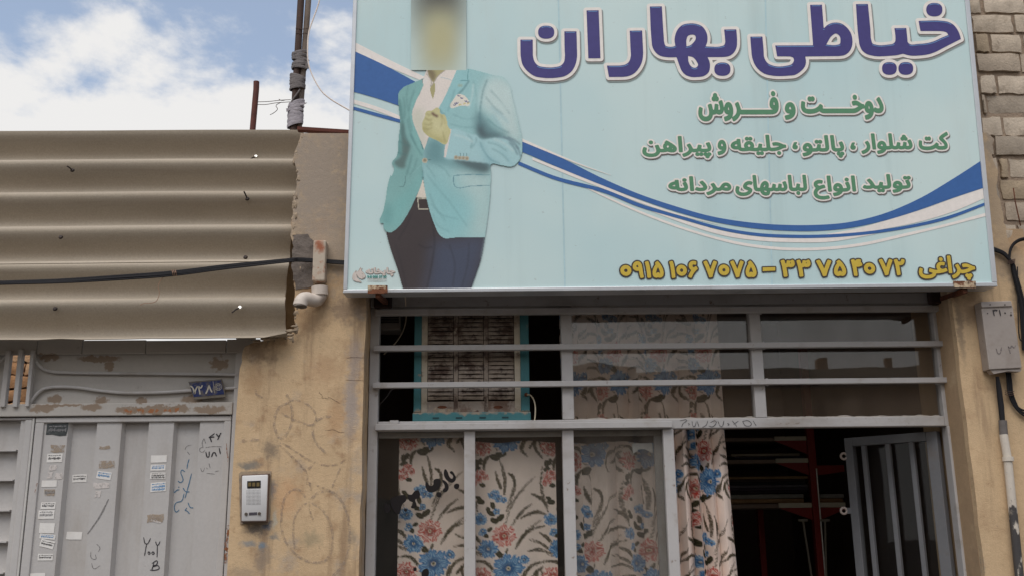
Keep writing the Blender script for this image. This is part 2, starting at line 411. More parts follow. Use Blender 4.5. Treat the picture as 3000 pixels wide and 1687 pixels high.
# lumps of mortar along the seam with the corrugated sheet
M_mort = pmat('mortar', (164, 146, 124), .95, var=.2, vs=14, bump=.6, bs=90, bd=.006, dirts=(((104, 92, 80), 20, .5, .7, .6),))
def lump(c, r, seed, sq=(1, .6, 1)):
    bm = bmesh.new(); bmesh.ops.create_icosphere(bm, subdivisions=2, radius=1)
    vs = [v.co.copy() for v in bm.verts]; fs = [tuple(v.index for v in f.verts) for f in bm.faces]; bm.free()
    return [Vector(c) + Vector((v.x*sq[0], v.y*sq[1], v.z*sq[2])) * (r * (1 + .9 * mnoise.noise(v * 1.3 + Vector((seed*3.1, 0, 0))))) for v in vs], fs
for k in range(60):
    i = random.randrange(len(left_edge) - 4); x, y = left_edge[i]
    if y > 995: continue
    r = random.uniform(.003, .0085); vs, fs = lump(P(x + random.uniform(1, 12), y + random.uniform(-8, 8), .002), r, k, (random.uniform(.6, 1.1), .5, random.uniform(.8, 2.2)))
    MB().add(vs, fs).build('mortar_lump', M_mort, pillar, smooth='all', fix=False)
# added plugs that block the sky behind the cut end of the sheets
q0, q1 = P(770, 1000, .27), P(905, 690, .27)
MB().box((q0.x, .27, q0.z + .01), (q1.x, .345, q1.z + .05)).build('gap_plug', M_stucco, pillar)
MB().box((P(860, 500, .3).x, .305, q1.z), (q1.x, .348, ZTOP - .02)).build('gap_plug', M_stucco, pillar)
for k, (x, y) in enumerate([(778, 992), (800, 990), (818, 988), (836, 985), (848, 980), (858, 968), (862, 955), (750, 1000), (850, 990)]):
    vs, fs = lump(P(x, y, -.03), random.uniform(.006, .012), 60 + k, (1.6, .5, .5)); MB().add(vs, fs).build('mortar_lump', M_mort, pillar, smooth='all', fix=False)
# worn drawings on the plaster
M_graf = paint_mat('worn_grey_spray', (166, 150, 132), .9, .48, 60, .36, .62)
M_graf2 = paint_mat('worn_dark_chalk', (146, 130, 116), .9, .5, 70, .40, .62)
def ribbon(pts, w, nrm=Vector((0, -1, 0)), rag=.15):
    """flat painted stroke along 3D points"""
    rows = []; N = len(pts)
    for i, p in enumerate(pts):
        t = (pts[min(i+1, N-1)] - pts[max(i-1, 0)]).normalized(); c = t.cross(nrm).normalized()
        e = w * .5 * (1 + random.uniform(-rag, rag)) * (1 if 0 < i < N-1 else .6)
        rows.append([p - c * e, p + c * e])
    return rows
def stroke(px, w, y, n=6, rag=.15):
    c = cat_spline([(a[0], a[1]) for a in px], n, closed=False)
    return MB().grid(ribbon([P(a, b, y) for a, b in c], w, rag=rag))
graf = [([(420,120),(340,160),(300,230),(300,320),(350,400),(400,350),(430,270),(430,180),(410,110)], .010, 0), ([(410,115),(470,110),(550,140),(605,200),(615,250),(580,295),(500,275),(430,250),(350,205)], .008, 0),
 ([(730,230),(660,240),(600,290),(590,360),(620,440),(690,510)], .009, 0), ([(340,430),(420,470),(520,540),(590,580)], .008, 1), ([(340,450),(480,590),(540,660),(545,750)], .008, 1),
 ([(610,575),(550,640)], .008, 0), ([(650,600),(720,605),(790,590),(840,560)], .007, 1), ([(800,620),(770,690),(735,780)], .007, 0),
 ([(570,870),(620,820),(700,800),(770,830),(830,920),(865,1040),(870,1180),(850,1300),(790,1400),(740,1449)], .010, 0),
 ([(530,850),(500,800),(440,790),(390,830),(355,930),(350,1050),(370,1160),(420,1240),(500,1310),(600,1345),(690,1325),(735,1240),(735,1100),(700,1000),(650,930),(580,890)], .009, 0),
 ([(545,890),(490,930),(450,1010),(440,1120),(450,1240)], .008, 0), ([(560,880),(575,980),(590,1020)], .007, 1), ([(545,750),(560,740),(575,800)], .009, 1), ([(620,760),(700,790),(725,800)], .009, 1),
 ([(150,20),(160,60),(210,90)], .008, 0), ([(390,60),(410,110)], .010, 0), ([(45,420),(120,408),(180,412)], .012, 0)]
for pts, w, mi in graf: stroke(ZW(*pts), w, -.0012).build('graffiti_stroke', (M_graf, M_graf2)[mi], pillar, fix=False)
# fine cracks
M_crack = paint_mat('crack', (88, 72, 58), .95, .8, 200, .3, .5)
for pts in [[(700,80),(760,110),(800,130)], [(680,340),(740,330),(800,355),(830,350)], [(640,40),(665,90),(710,95)]]: stroke(jag(ZW(*pts), 2, 5), .0014, -.001, 2).build('crack', M_crack, pillar, fix=False)
stroke(jag([(1015, 1048), (1040, 1046), (1068, 1047)], 1.5, 8), .0016, -.001, 2).build('crack', M_crack, pillar, fix=False)
stroke(jag([(1012, 1112), (1066, 1114)], 1.0, 8), .0012, -.001, 2).build('crack', M_crack, pillar, fix=False)

# ---- brick wall and stucco pier on the right
YB = .03
zc0 = P(2930, 587, YB).z; zc1 = P(2930, 38, YB).z; CH = (zc1 - zc0) / 9.0
bw = thing('brick_wall', 'rough tan brick wall rising behind the right edge of the shop sign', 'wall', (XP1 + .3, .2, 0))
M_brk = [pmat('buff_brick_%d' % i, c, .95, var=.16, vs=22, fine=.1, fs=150, bump=.7, bs=110, bd=.004, dirts=(((126, 112, 96), 18, .5, .7, .55), ((86, 76, 66), 60, .62, .74, .6)))
         for i, c in enumerate([(182, 167, 148), (170, 155, 137), (192, 177, 158), (166, 148, 124), (160, 147, 131)])]
M_bmort = pmat('brick_mortar', (146, 128, 110), .95, var=.25, vs=16, bump=.8, bs=60, bd=.008, dirts=(((92, 80, 70), 12, .5, .7, .7),))
XB0 = P(2760, 300, YB).x; XB1 = XB0 + 1.25; ZB0 = zc0 - 4 * CH; ZB1 = zc1 + 4 * CH
MB().box((XB0, YB + .012, 0), (XB1, YB + .22, ZB1)).build('mortar_bed', M_bmort, bw)
def brick(x0, x1, z0, z1, y, mats, parent, seed, rough=.0030):
    nx, nz = 5, 3; rows = []; rnd = random.Random(seed)
    tilt = rnd.uniform(-.004, .004); dy = rnd.uniform(-.006, .004)
    def jt(a): return rnd.uniform(-a, a)
    V = {}; m = MB()
    for k in range(nz + 1):
        r = []
        for i in range(nx + 1):
            e = (i in (0, nx)) or (k in (0, nz))
            r.append((x0 + (x1-x0)*i/nx + jt(rough), y + dy + (.004 if e else 0) + jt(.0012), z0 + (z1-z0)*k/nz + tilt*(i/nx-.5) + jt(rough)))
        rows.append(r)
    m.grid(rows)
    loop = rows[0] + [r[-1] for r in rows[1:]] + rows[-1][-2::-1] + [r[0] for r in rows[-2:0:-1]]
    b = [(p[0], y + .05, p[2]) for p in loop]; n = len(loop)
    m.add(loop + b, [(i, (i+1) % n, n + (i+1) % n, n + i) for i in range(n)])
    return m.build('brick', mats[rnd.choice([0, 0, 1, 1, 2, 3, 4])], parent, smooth=True, fix=True)
given = {8: [250, 462, 680], 7: [262, 342, 508, 640], 6: [277, 498, 690], 5: [290, 380, 560], 4: [300, 330, 560], 3: [300, 410, 620], 2: [280, 365, 560], 1: [300, 388, 440, 620], 0: [320, 395, 560], -1: [330, 415, 600], 9: [240, 305, 520]}
seed = 0
for k in range(-4, 13):
    z0 = zc0 + k * CH; j = CH * .16; wob = random.uniform(-.004, .004)
    xs = []
    if k in given: xs = [P(2700 + a * 300 / 511, 587 - k * 61 - 30, YB).x for a in given[k]]
    else: xs = [XB0 + random.uniform(.02, .16)]
    while xs[0] > XB0 + .06: xs.insert(0, xs[0] - random.choice((.11, .2)))
    while xs[-1] < XB1 - .1: xs.append(xs[-1] + random.choice((.105, .205, .205, .2)))
    for a, b in zip(xs, xs[1:]):
        seed += 1; brick(a + .007, b - .007, z0 + j / 2 + wob, z0 + CH - j / 2 + wob, YB + random.uniform(-.004, .006), M_brk, bw, seed)
# metal pin and wires in the wall
M_rust = pmat('rust', (104, 62, 42), .85, var=.3, vs=20, bump=.4, bs=150, dirts=(((62, 40, 32), 25, .45, .65, .7),))
MB().tube([P(2969, 552, .01), P(2974, 590, -.004), P(2985, 640, -.002), P(2990, 662, .01)], .0022, 6).build('iron_pin', M_rust, bw)

pr = [spot((2905, 420), 40, 90, c_ce, .9), spot((2920, 600), 45, 150, (170, 150, 126), .85), spot((2960, 780), 60, 60, (162, 142, 120), .8), spot((2850, 905), 60, 50, (140, 116, 94), .6),
      spot((2925, 1100), 30, 120, (160, 132, 100), .45), spot((2812, 960), 12, 120, (120, 104, 88), .6), spot((2860, 1660), 20, 70, (132, 126, 118), .7), spot((2980, 870), 20, 90, (128, 112, 94), .6)]
M_stucco2 = pmat('ochre_stucco_pier', c_or, .95, var=.10, vs=4, fine=.07, fs=130, bump=.7, bs=260, bd=.0024, bump2=(60, .9), spots=pr,
                 dirts=(((160, 128, 98), 6, .48, .72, .55), ((130, 104, 82), 2.2, .54, .72, .5, (5, 1, .5)), ((150, 118, 88), 14, .57, .70, .45), ((144, 120, 98), 3.0, .56, .8, .45, (2.2, 1, .5)), ((118, 104, 92), 45, .62, .74, .4)))
redge = jag([(2893, 388), (2912, 410), (2903, 455), (2922, 500), (2918, 545), (2934, 610), (2948, 680), (2962, 716), (3000, 735), (3080, 745), (3300, 752)], 4, 13)
pier = thing('stucco_pier', 'ochre stucco pier right of the shop door, carrying the meter box', 'wall', (XP1 + .2, .15, 0))
XR = P(3300, 752, 0).x
pf = [Vector((XP1 + random.uniform(-.002, .002), 0, 2.72 * k / 40)) for k in range(41)]
topz = P(2893, 388, 0).z
ptop = [Vector((XP1, 0, topz))] + [P(x, y, 0) for x, y in redge] + [Vector((XR, 0, 0))]
MB().prism(pf + ptop, (0, .029, 0)).build('plaster', M_stucco2, pier)
M_jamb = pmat('dirty_jamb_stucco', (178, 150, 118), .95, var=.15, vs=5, bump=.6, bs=200, bd=.0026, dirts=(((122, 106, 90), 3.5, .45, .75, .7, (1, 1, .4)), ((206, 184, 150), 10, .58, .75, .4)))
MB().box((XP1 + .0005, .0295, 0), (XP1 + .32, .36, 2.72)).build('jamb', M_jamb, pier)
stroke(jag(Z6((2058,450),(2095,640),(2110,800),(2120,980),(2140,1100),(2165,1337)), 2, 8), .002, YF - .01, 2).build('crack', M_crack, pier, fix=False)
# wall above the shop front, behind the sign
ZH1 = P(1600, 864, YF).z
MB().box((XP0 - .01, .12, ZH1 + .004), (XP1 + .05, .36, ZTOP - .01)).build('wall_over_shop', M_stucco, label='stucco wall over the shop front, hidden behind the large sign', cat='wall')
# brick wall in the yard, seen through the gate grille
M_ybrk = [pmat('yard_brick_%d' % i, c, .95, var=.2, vs=16, bump=.7, bs=70, bd=.006, dirts=(((120, 90, 62), 12, .5, .7, .5),)) for i, c in enumerate([(196, 152, 112), (178, 134, 96), (204, 164, 126), (170, 126, 92), (188, 146, 108)])]
YY = 1.1
yb = thing('yard_brick_wall', 'orange brick wall in the yard seen through the gate grille', 'wall', (P(60, 1110, YY).x, YY + .1, 0))
xa, xb = P(-80, 1100, YY).x, P(112, 1100, YY).x; za, zb = P(60, 1215, YY).z, P(60, 1012, YY).z
MB().box((xa, YY + .02, 0), (xb, YY + .2, zb)).build('mortar_bed', pmat('yard_mortar', (84, 66, 54), .95), yb)
ch = .062; k = 0; z = za
while z < zb - ch:
    x = xa + random.uniform(-.12, 0)
    while x < xb - .03:
        L = random.choice((.10, .10, .2)); seed += 1
        brick(max(x, xa) + .004, min(x + L, xb) - .004, z + .004, z + ch - .005, YY - .01, M_ybrk, yb, seed, .006); x += L
    z += ch
# ================================================================ corrugated sheets over the gate
LEAN = radians(18); YS0 = -.05
p_bot = P(530, 1000, YS0); UP = Vector((0, sin(LEAN), cos(LEAN))); NRM = Vector((0, -cos(LEAN), sin(LEAN)))
def s_of(py, px=530):
    d = ray(px, py); t = (p_bot - CAM).dot(NRM) / d.dot(NRM); return (CAM + d * t - p_bot).dot(UP)
crest = [s_of(y) for y in (900, 792, 688, 589, 494)]
PIT = (crest[-1] - crest[0]) / 4.0; AMP = .042
M_asb = pmat('weathered_fibre_cement', (165, 153, 136), .95, var=.12, vs=3, fine=.10, fs=160, bump=.5, bs=260, bd=.0012, stretch=(.25, 1, 1),
             dirts=(((140, 122, 100), 2.0, .5, .8, .45, (.3, 1, 2.5)), ((120, 104, 86), 4.5, .55, .8, .4, (.2, 1, 6)), ((92, 78, 64), 120, .64, .76, .6), ((124, 108, 90), 1.3, .52, .75, .4, (1.5, 1, .5))))
edge_px = [(385, 890), (430, 886), (470, 878), (560, 872), (640, 864), (690, 854), (760, 848), (781, 846), (790, 842), (850, 838), (900, 834), (960, 838), (985, 840), (1003, 838)]
def edge_at(py, low):
    e = edge_px
    for (a, b), (c, d) in zip(e, e[1:]):
        if a <= py <= c: return b + (d - b) * (py - a) / (c - a)
    return e[0][1] if py < e[0][0] else e[-1][1]
def sheet(name, s0, s1, off, label, clip):
    nr = int((s1 - s0) / PIT * 18) + 2; nc = 40; fr = []; bk = []; XL = -3.8
    for i in range(nr):
        s = s0 + (s1 - s0) * i / (nr - 1)
        h = AMP * cos(2 * pi * (s - crest[0]) / PIT) + off
        if not clip and i == 0: h -= .004
        c = p_bot + UP * s + NRM * h; py = proj((p_bot.x - .3, c.y, c.z))[1]
        xr = P(edge_at(py, False), py, c.y).x + .004 * mnoise.noise(Vector((s * 30, off * 50, 2)))
        r1 = []; r2 = []
        for j in range(nc):
            x = XL + (xr - XL) * j / (nc - 1)
            w = .004 * mnoise.noise(Vector((x * 1.3, s * 2, 7 + off * 30))) + .0045 * (x + .8) * .3
            cc = c + UP * w
            if i == 0 and clip:                    # broken lower edge near the pillar
                cc = cc + UP * (.006 * mnoise.noise(Vector((x * 9, 3, 1))) + (max(0, (x - (xr - .07)) / .07) * .02))
            r1.append(Vector((x, cc.y, cc.z))); r2.append(Vector((x, cc.y, cc.z)) - NRM * .0045)
        fr.append(r1); bk.append(r2)
    m = MB(); m.grid(fr); m.grid([list(reversed(r)) for r in bk])
    loop = fr[0] + [r[-1] for r in fr[1:]] + fr[-1][-2::-1] + [r[0] for r in fr[-2:0:-1]]
    lb = bk[0] + [r[-1] for r in bk[1:]] + bk[-1][-2::-1] + [r[0] for r in bk[-2:0:-1]]; n = len(loop)
    m.add(loop + lb, [(i, (i+1) % n, n + (i+1) % n, n + i) for i in range(n)])
    t = thing(name, label, 'roof sheet', (-1.6, YS0 + (s0 * sin(LEAN)), (p_bot + UP * s0).z), 'corrugated sheets over the gate')
    m.build('sheet', M_asb, t, smooth=True, fix=False); return t
s_mid = s_of(786); s_top = s_of(404)
sh_lo = sheet('corrugated_sheet', -.002, s_mid + .05, -.003, 'lower corrugated grey-tan sheet just above the metal gate, under the cable', True)
sh_up = sheet('corrugated_sheet', s_mid, s_top, .0035, 'upper corrugated grey-tan sheet against the sky, left of the shop sign', False)
M_dark = pmat('dark_steel', (58, 50, 46), .6, .4, var=.3, vs=30)
M_wash = pmat('washer_metal', (190, 188, 182), .35, .8, var=.2, vs=60)
for (x, y), dirp, bright in [(Z2((480, 270))[0], (-16, -12), 0), (Z2((1698, 180))[0], (-20, 11), 1), (Z2((1640, 458))[0], (-10, -21), 0), (Z2((1592, 1178))[0], (-24, 15), 1),
                     (Z2((403, 713))[0], None, 0), (Z2((1628, 846))[0], None, 0), (Z2((365, 1185))[0], None, 0)]:
    par = sh_lo if y > 786 else sh_up; s = s_of(y, x); d = ray(x, y)
    h = AMP * cos(2 * pi * (s - crest[0]) / PIT) + (.006 if par is sh_up else -.002)
    q = p_bot + NRM * h; t = (q - CAM).dot(NRM) / d.dot(NRM); c = CAM + d * t
    m = MB(); m.tube([c - NRM * .002, c + NRM * .004], [.0085, .006], 10, 1 if bright else 0)
    if dirp:
        e = P(x + dirp[0], y + dirp[1], c.y - .02); m.tube([c, c.lerp(e, .5) + NRM * .004, e], .0028, 6, 0)
    m.build('hook_bolt', [M_dark, M_wash], par, smooth=True)

# ================================================================ gate on the left
YG = .08
M_gate = pmat('gate_grey_paint', (184, 180, 176), .55, var=.06, vs=2, fine=.04, fs=90, bump=.25, bs=9, bd=.006, spec=.35,
              dirts=(((150, 138, 124), 3.2, .55, .8, .45, (1.5, 1, .5)), ((126, 108, 90), 24, .66, .78, .45), ((140, 126, 112), 1.4, .52, .75, .4, (3, 1, .4)), ((112, 92, 74), 70, .70, .78, .6)))
zt = lambda p: P(p[0], p[1], YG).z
fasc = [(290,140,60,20),(600,140,110,16),(1320,165,40,35),(270,445,60,20),(400,428,90,8),(560,440,60,16),(800,455,70,18),(950,455,110,20),(1090,450,45,20),(1270,452,90,20),(610,395,35,22),(860,395,30,18),(1150,390,60,20),(330,385,40,22),(660,190,20,30)]
M_fasc = pmat('gate_fascia_paint', (180, 174, 166), .6, var=.06, vs=3, fine=.04, fs=80, bump=.15, bs=8, bd=.008,
              spots=[spot(Z3((a, b))[0], c * .6, d * .6, (138, 118, 98), .9, YG) for a, b, c, d in fasc for _ in (0,)] + [spot(Z3((a, 458))[0], 6, 5, (160, 96, 48), .8, YG) for a in (775, 800, 850, 880, 920, 955, 1000, 1030, 1070)],
              soft=(1.1, .75), dirts=(((142, 130, 116), 4, .5, .75, .55, (.5, 1, 1.4)), ((112, 98, 84), 28, .64, .76, .5)))
gate = thing('metal_gate', 'grey painted double metal gate covered in stickers and scribbles, left of pillar', 'gate', (P(300, 1400, YG).x, YG, 0))
xl = P(0, 1400, YG).x - 1.6
xj = P(*Z3((1400, 900))[0], YG).x                       # right jamb
z_f0, z_f1 = zt(Z3((800, 412))[0]), zt(Z3((800, 118))[0]); z_s1 = P(500, 997.0, YG).z; z_l0 = zt(Z3((800, 487))[0])
xg = P(*Z3((196, 300))[0], YG).x                        # left end of the solid fascia
MB().box((xg, YG, z_f0), (xj, YG + .004, z_f1 + .012)).build('fascia_panel', M_fasc, gate)
# top strip of four plates
cuts = [P(-1400, 1030, YG).x, P(*Z3((236, 90))[0], YG).x, P(*Z3((505, 90))[0], YG).x, P(*Z3((885, 90))[0], YG).x, P(*Z3((1365, 90))[0], YG).x, xj + .075]
for i, (a, b) in enumerate(zip(cuts, cuts[1:])):
    MB().box((a + .0015, YG - .018 - .002 * (i % 2), z_f1), (b - .0015, YG - .001, z_s1 + (.018 if i < 2 else 0) - .003 * (i % 2))).build('top_plate', M_fasc, gate, bevel=.002)
MB().box((xl, YG - .022, z_l0), (xj - .012, YG + .03, z_f0 - .0005)).build('lintel', M_fasc, gate, bevel=.003)
MB().box((xj - .012, YG - .016, 0), (XGR + .03, YG + .05, z_s1 + .02)).build('jamb', M_gate, gate, bevel=.003)
def rod(pts, r=.0055, y=YG - .012): return MB().tube([P(a, b, y) for a, b in cat_spline(pts, 6, closed=False)], r, 8)
rod(Z3((203,118),(212,150),(232,182),(265,207),(310,220),(400,226),(500,228),(880,232),(1430,239)), .0058).build('scroll_rod', M_gate, gate, smooth=True)
rod(Z3((168,430),(190,395),(215,362),(255,328),(300,316),(360,312),(450,315),(600,335),(750,348),(880,348),(1140,335),(1424,318)), .0058).build('scroll_rod', M_gate, gate, smooth=True)
rod(Z3((48,116),(28,140),(0,165),(-60,200)), .0055).build('scroll_rod', M_gate, gate, smooth=True)
for (a, b, w) in [((70, 95), (12, 435), .018), ((135, 90), (96, 436), .016), ((205, 95), (170, 432), .013)]:
    pa, pb = P(*Z3(a)[0], YG - .02), P(*Z3(b)[0], YG - .02); xm = (pa.x + pb.x) / 2
    MB().box((xm - w / 2, YG - .034, pb.z), (xm + w / 2, YG - .010, pa.z)).build('grille_bar', M_gate, gate, bevel=.002)
MB().box((xl, YG + .012, z_f0), (P(*Z3((40, 300))[0], YG).x - .012, YG + .016, z_f1 + .03)).build('fascia_panel', M_fasc, gate)
# right leaf: frame and pressed panel
x0 = P(*Z3((222, 520))[0], YG).x; x1 = xj - .016; zt1 = z_l0 - .004; zi = zt(Z3((800, 524))[0])
xi0, xi1 = P(*Z3((272, 540))[0], YG).x, P(*Z3((1350, 540))[0], YG).x
leaf = MB().box((x0, YG - .012, zi), (x1, YG + .028, zt1)); lf = leaf.build('leaf_frame', M_gate, gate, bevel=.003)
MB().box((x0, YG - .0118, .02), (xi0, YG + .0278, zi - .0003)).build('leaf_frame', M_gate, gate, bevel=.003)
MB().box((xi1, YG - .0118, .02), (x1, YG + .0278, zi - .0003)).build('leaf_frame', M_gate, gate, bevel=.003)
prof = [(270,0),(414,0),(428,1),(574,1),(586,0),(734,0),(748,1),(886,1),(897,0),(1047,0),(1061,1),(1192,1),(1203,0),(1352,0)]
YR0, YR1 = YG - .004, YG + .020
pts = [(P(*Z3((a, 540))[0], YG).x, YR0 if r == 0 else YR1) for a, r in prof]
pan = thing  # panel strips: every pressed rib is a piece of its own
for i, ((xa, ya), (xb, yb_)) in enumerate(zip(pts, pts[1:])):
    flat = abs(ya - yb_) < 1e-6
    m = MB()
    if flat: m.prism([Vector((xa, ya, .03)), Vector((xb, ya, .03)), Vector((xb, ya, zi)), Vector((xa, ya, zi))], (0, .003, 0))
    else: m.add([(xa, ya, .03), (xb, yb_, .03), (xb, yb_, zi), (xa, ya, zi), (xa, ya + .003, .03), (xb, yb_ + .003, .03), (xb, yb_ + .003, zi), (xa, ya + .003, zi)], [(0,1,2,3),(4,7,6,5),(0,4,5,1),(1,5,6,2),(2,6,7,3),(3,7,4,0)])
    m.build('panel_rib' if flat else 'panel_fold', M_gate, gate)
# left leaf with ledges
xs1 = P(*Z3((210, 520))[0], YG).x; xs0 = P(*Z3((136, 540))[0], YG).x; zl1 = zt(Z3((60, 512))[0])
MB().box((xl, YG - .012, zl1), (xs1 - .004, YG + .028, zt1)).build('leaf_frame', M_gate, gate, bevel=.003)
MB().box((xs0 + .012, YG - .0118, .02), (xs1 - .004, YG + .0278, zl1 - .0003)).build('leaf_frame', M_gate, gate, bevel=.004)
MB().box((xs0 - .006, YG - .004, .02), (xs0 + .0118, YG + .026, zl1 - .0003)).build('leaf_frame', M_gate, gate, bevel=.002)
MB().box((xl, YG + .022, .02), (xs0 - .006, YG + .026, zl1 - .001)).build('leaf_panel', M_gate, gate)
for y in (690, 868, 1050, 1238, 1425, 1610):
    z = P(*Z3((60, y))[0], YG).z
    MB().box((xl, YG - .006, z - .005), (xs0 - .012, YG + .0218, z)).build('ledge', M_gate, gate)
MB().box((xs1 - .0035, YG - .013, .02), (x0 - .0035, YG + .02, zt1 - .001)).build('closing_strip', pmat('gate_edge_paint', (196, 192, 186), .5), gate, bevel=.001)
M_grust = paint_mat('rust_stain', (138, 84, 48), .9, .9, 70, .35, .6)
for px, w in [([(1372,1140),(1368,1200),(1360,1260),(1354,1370)], .009), ([(222,890),(215,920),(208,945)], .005), ([(1362,650),(1365,720),(1368,760)], .003)]:
    stroke(jag(Z3(*px), 1.5, 6), w, YG - .0178, 2, .6).build('rust_streak', M_grust, gate, fix=False)
# stickers
S_w = pmat('sticker_paper', (226, 222, 216), .6, var=.04, dirts=(((196, 188, 178), 30, .5, .7, .4),))
S_old = paint_mat('old_glue', (168, 150, 130), .9, .8, 90, .3, .6); S_pale = paint_mat('torn_sticker', (212, 204, 198), .9, .9, 70, .3, .5)
S_dk = pmat('dark_sticker', (66, 70, 70), .5, dirts=(((110, 110, 108), 60, .5, .65, .6),))
I_k = paint_mat('black_print', (58, 56, 58), .7); I_b = paint_mat('blue_print', (62, 128, 178), .7); I_g = paint_mat('grey_print', (130, 128, 128), .7)
stick = [(282,532,405,602,'d'),(302,660,388,704,'o'),(282,712,374,764,'k'),(292,780,338,812,'p'),(330,830,372,864,'p'),(286,826,316,858,'p'),(250,873,341,912,'w'),(264,930,330,962,'t'),(246,1004,333,1044,'k'),(230,1052,326,1104,'g'),
 (236,1130,327,1190,'w'),(238,1196,332,1226,'b',6),(240,1232,326,1278,'k',14),(226,1314,318,1354,'k'),(178,1430,270,1475,'w'),(434,838,520,884,'k'),(398,1182,492,1228,'w',2),(580,820,668,866,'b',8),(564,888,656,922,'p'),
 (572,936,606,974,'p'),(592,756,688,802,'o'),(594,668,660,686,'o'),(906,722,1002,766,'w'),(904,778,994,814,'b'),(902,826,994,864,'k2'),(904,884,996,940,'b2',-4),(886,1078,980,1124,'o'),(912,1092,966,1126,'p')]
def rib_y(px3):
    for (a, r), (b, q) in zip(prof, prof[1:]):
        if a <= px3 <= b: return YR0 if (r == 0 and q == 0) else (YR1 if r == q else YR0)
    return YR0
for st in stick:
    a, b, c, d, k = st[:5]; ang = radians(st[5]) if len(st) > 5 else radians(random.uniform(-2, 1.5))
    # the gate's ribs lean in the picture: take the rib at the sticker's own height
    pxc, pyc = Z3(((a + c) / 2, (b + d) / 2))[0]
    w0 = P(pxc, pyc, YG).x; y = YR0
    for i, ((xa, ya), (xb, yb_)) in enumerate(zip(pts, pts[1:])):
        if xa <= w0 <= xb: y = min(ya, yb_)
    y -= .0014; C = P(pxc, pyc, y); A = P(*Z3((a, (b + d) / 2))[0], y); B = P(*Z3(((a + c) / 2, b))[0], y)
    hw = (C - A).length; hh = (B - C).length; ux = Vector((cos(ang), 0, -sin(ang))); uz = Vector((sin(ang), 0, cos(ang)))
    rag = .0006 if k in 'wkgb' or len(k) > 1 else .003
    out = []
    for (i, j) in ((-1,-1),(-.4,-1),(.3,-1),(1,-1),(1,0),(1,1),(.3,1),(-.4,1),(-1,1),(-1,0)):
        out.append(C + ux * (hw * i + random.uniform(-rag, rag)) + uz * (hh * j + random.uniform(-rag, rag)))
    mt = {'d': S_dk, 'o': S_old, 'p': S_pale, 't': S_old}.get(k[0], S_w)
    so = MB().flat([out]).build('sticker', mt, gate, fix=False)
    if k[0] in 'kbgtd':
        ink = {'k': I_k, 'b': I_b, 'g': I_g, 't': I_g, 'd': I_g}[k[0]]; m = MB()
        rows = [(.55, .10, 1), (-.1, .26, 2)] if len(k) == 1 else [(.62, .08, 1), (.05, .24, 2), (-.55, .24, 2)]
        for v, h, kind in rows:
            u = -.82
            while u < .8:
                w = random.uniform(.05, .13) if kind == 2 else random.uniform(.08, .3)
                hv = h * random.uniform(.5, 1.25); vv = v + random.uniform(-.06, .06)
                q = [C + ux * hw * (u + i * w) + uz * hh * (vv + j * hv) - Vector((0, .0006, 0)) for i, j in ((0,-1),(1,-.8),(1,1),(.1,.9))]
                m.add(q, [(0, 1, 2, 3)]); u += w + random.uniform(.02, .06)
        m.build('print', ink, so, fix=False)
# scribbles on the gate
K_m = paint_mat('black_marker', (52, 50, 54), .7, .95, 300, .2, .45); K_b = paint_mat('blue_marker', (78, 118, 146), .7, .85, 260, .25, .5); K_p = paint_mat('pencil', (120, 118, 116), .8, .75, 260, .3, .55)
def scrib(px, w, mat):
    p0 = px[len(px) // 2]; w0 = P(p0[0], p0[1], YG).x; y = YR0
    for (xa, ya), (xb, yb_) in zip(pts, pts[1:]):
        if xa - .002 <= w0 <= xb + .002: y = min(ya, yb_) if min(ya, yb_) == max(ya, yb_) else YR0
    stroke(px, w, y - .001, 5, .2).build('scribble', mat, gate, fix=False)
for s in [[(690,568),(646,608),(668,600),(688,600)], [(650,606),(664,645)], [(705,572),(722,592),(748,562)], [(738,580),(716,626)], [(612,730),(632,778),(643,728)], [(662,776),(686,736),(708,772)], [(730,697),(742,752)]]: scrib(ZG(*s), .0042, K_m)
for s in [[(610,693),(680,684),(752,686)], [(592,690),(562,700),(560,725),(590,732),(606,712)], [(597,612),(580,650),(588,690)], [(597,612),(612,660)]]: scrib(ZG(*s), .0026, K_p)
for s in [[(465,795),(452,840),(445,882)], [(428,908),(400,893),(392,915),(404,950),(410,985),(385,1002),(366,988)], [(330,1046),(336,1088),(356,1070),(380,1066)], [(368,1040),(378,1047)], [(487,922),(458,1035),(428,1142)], [(410,1050),(440,1085),(468,1084)],
          [(420,1100),(398,1165),(350,1182),(334,1225),(352,1262),(378,1242)], [(425,1246),(442,1252),(470,1280)], [(430,1246),(446,1225)], [(455,1180),(480,1225),(502,1226)]]: scrib(ZG(*s), .0036, K_b)
for s in [[(652,985),(602,1085),(525,1196)]]: scrib(Z3(*s), .0055, K_p)
for s in [[(862,1215),(878,1255),(905,1220)], [(880,1255),(868,1325)], [(888,1312),(893,1302),(901,1312),(890,1318)], [(910,1312),(918,1302),(926,1312),(914,1318)], [(934,1240),(945,1262),(962,1238)], [(945,1260),(943,1335)], [(926,1362),(912,1410)], [(912,1372),(945,1358),(940,1378),(920,1388),(950,1385),(956,1400),(930,1412),(900,1411)]]: scrib(Z3(*s), .0034, K_m)
for s in [[(580,1255),(600,1280),(590,1302)], [(545,1300),(550,1340),(575,1345),(572,1318)], [(550,1368),(562,1402),(602,1384)], [(1205,800),(1215,820),(1230,795)], [(1240,795),(1245,805)], [(1255,770),(1262,800)], [(1290,820),(1315,815)], [(1240,830),(1290,835)],
          [(1110,690),(1120,670),(1150,660)], [(1125,700),(1140,720)]]: scrib(Z3(*s), .0024, K_p)

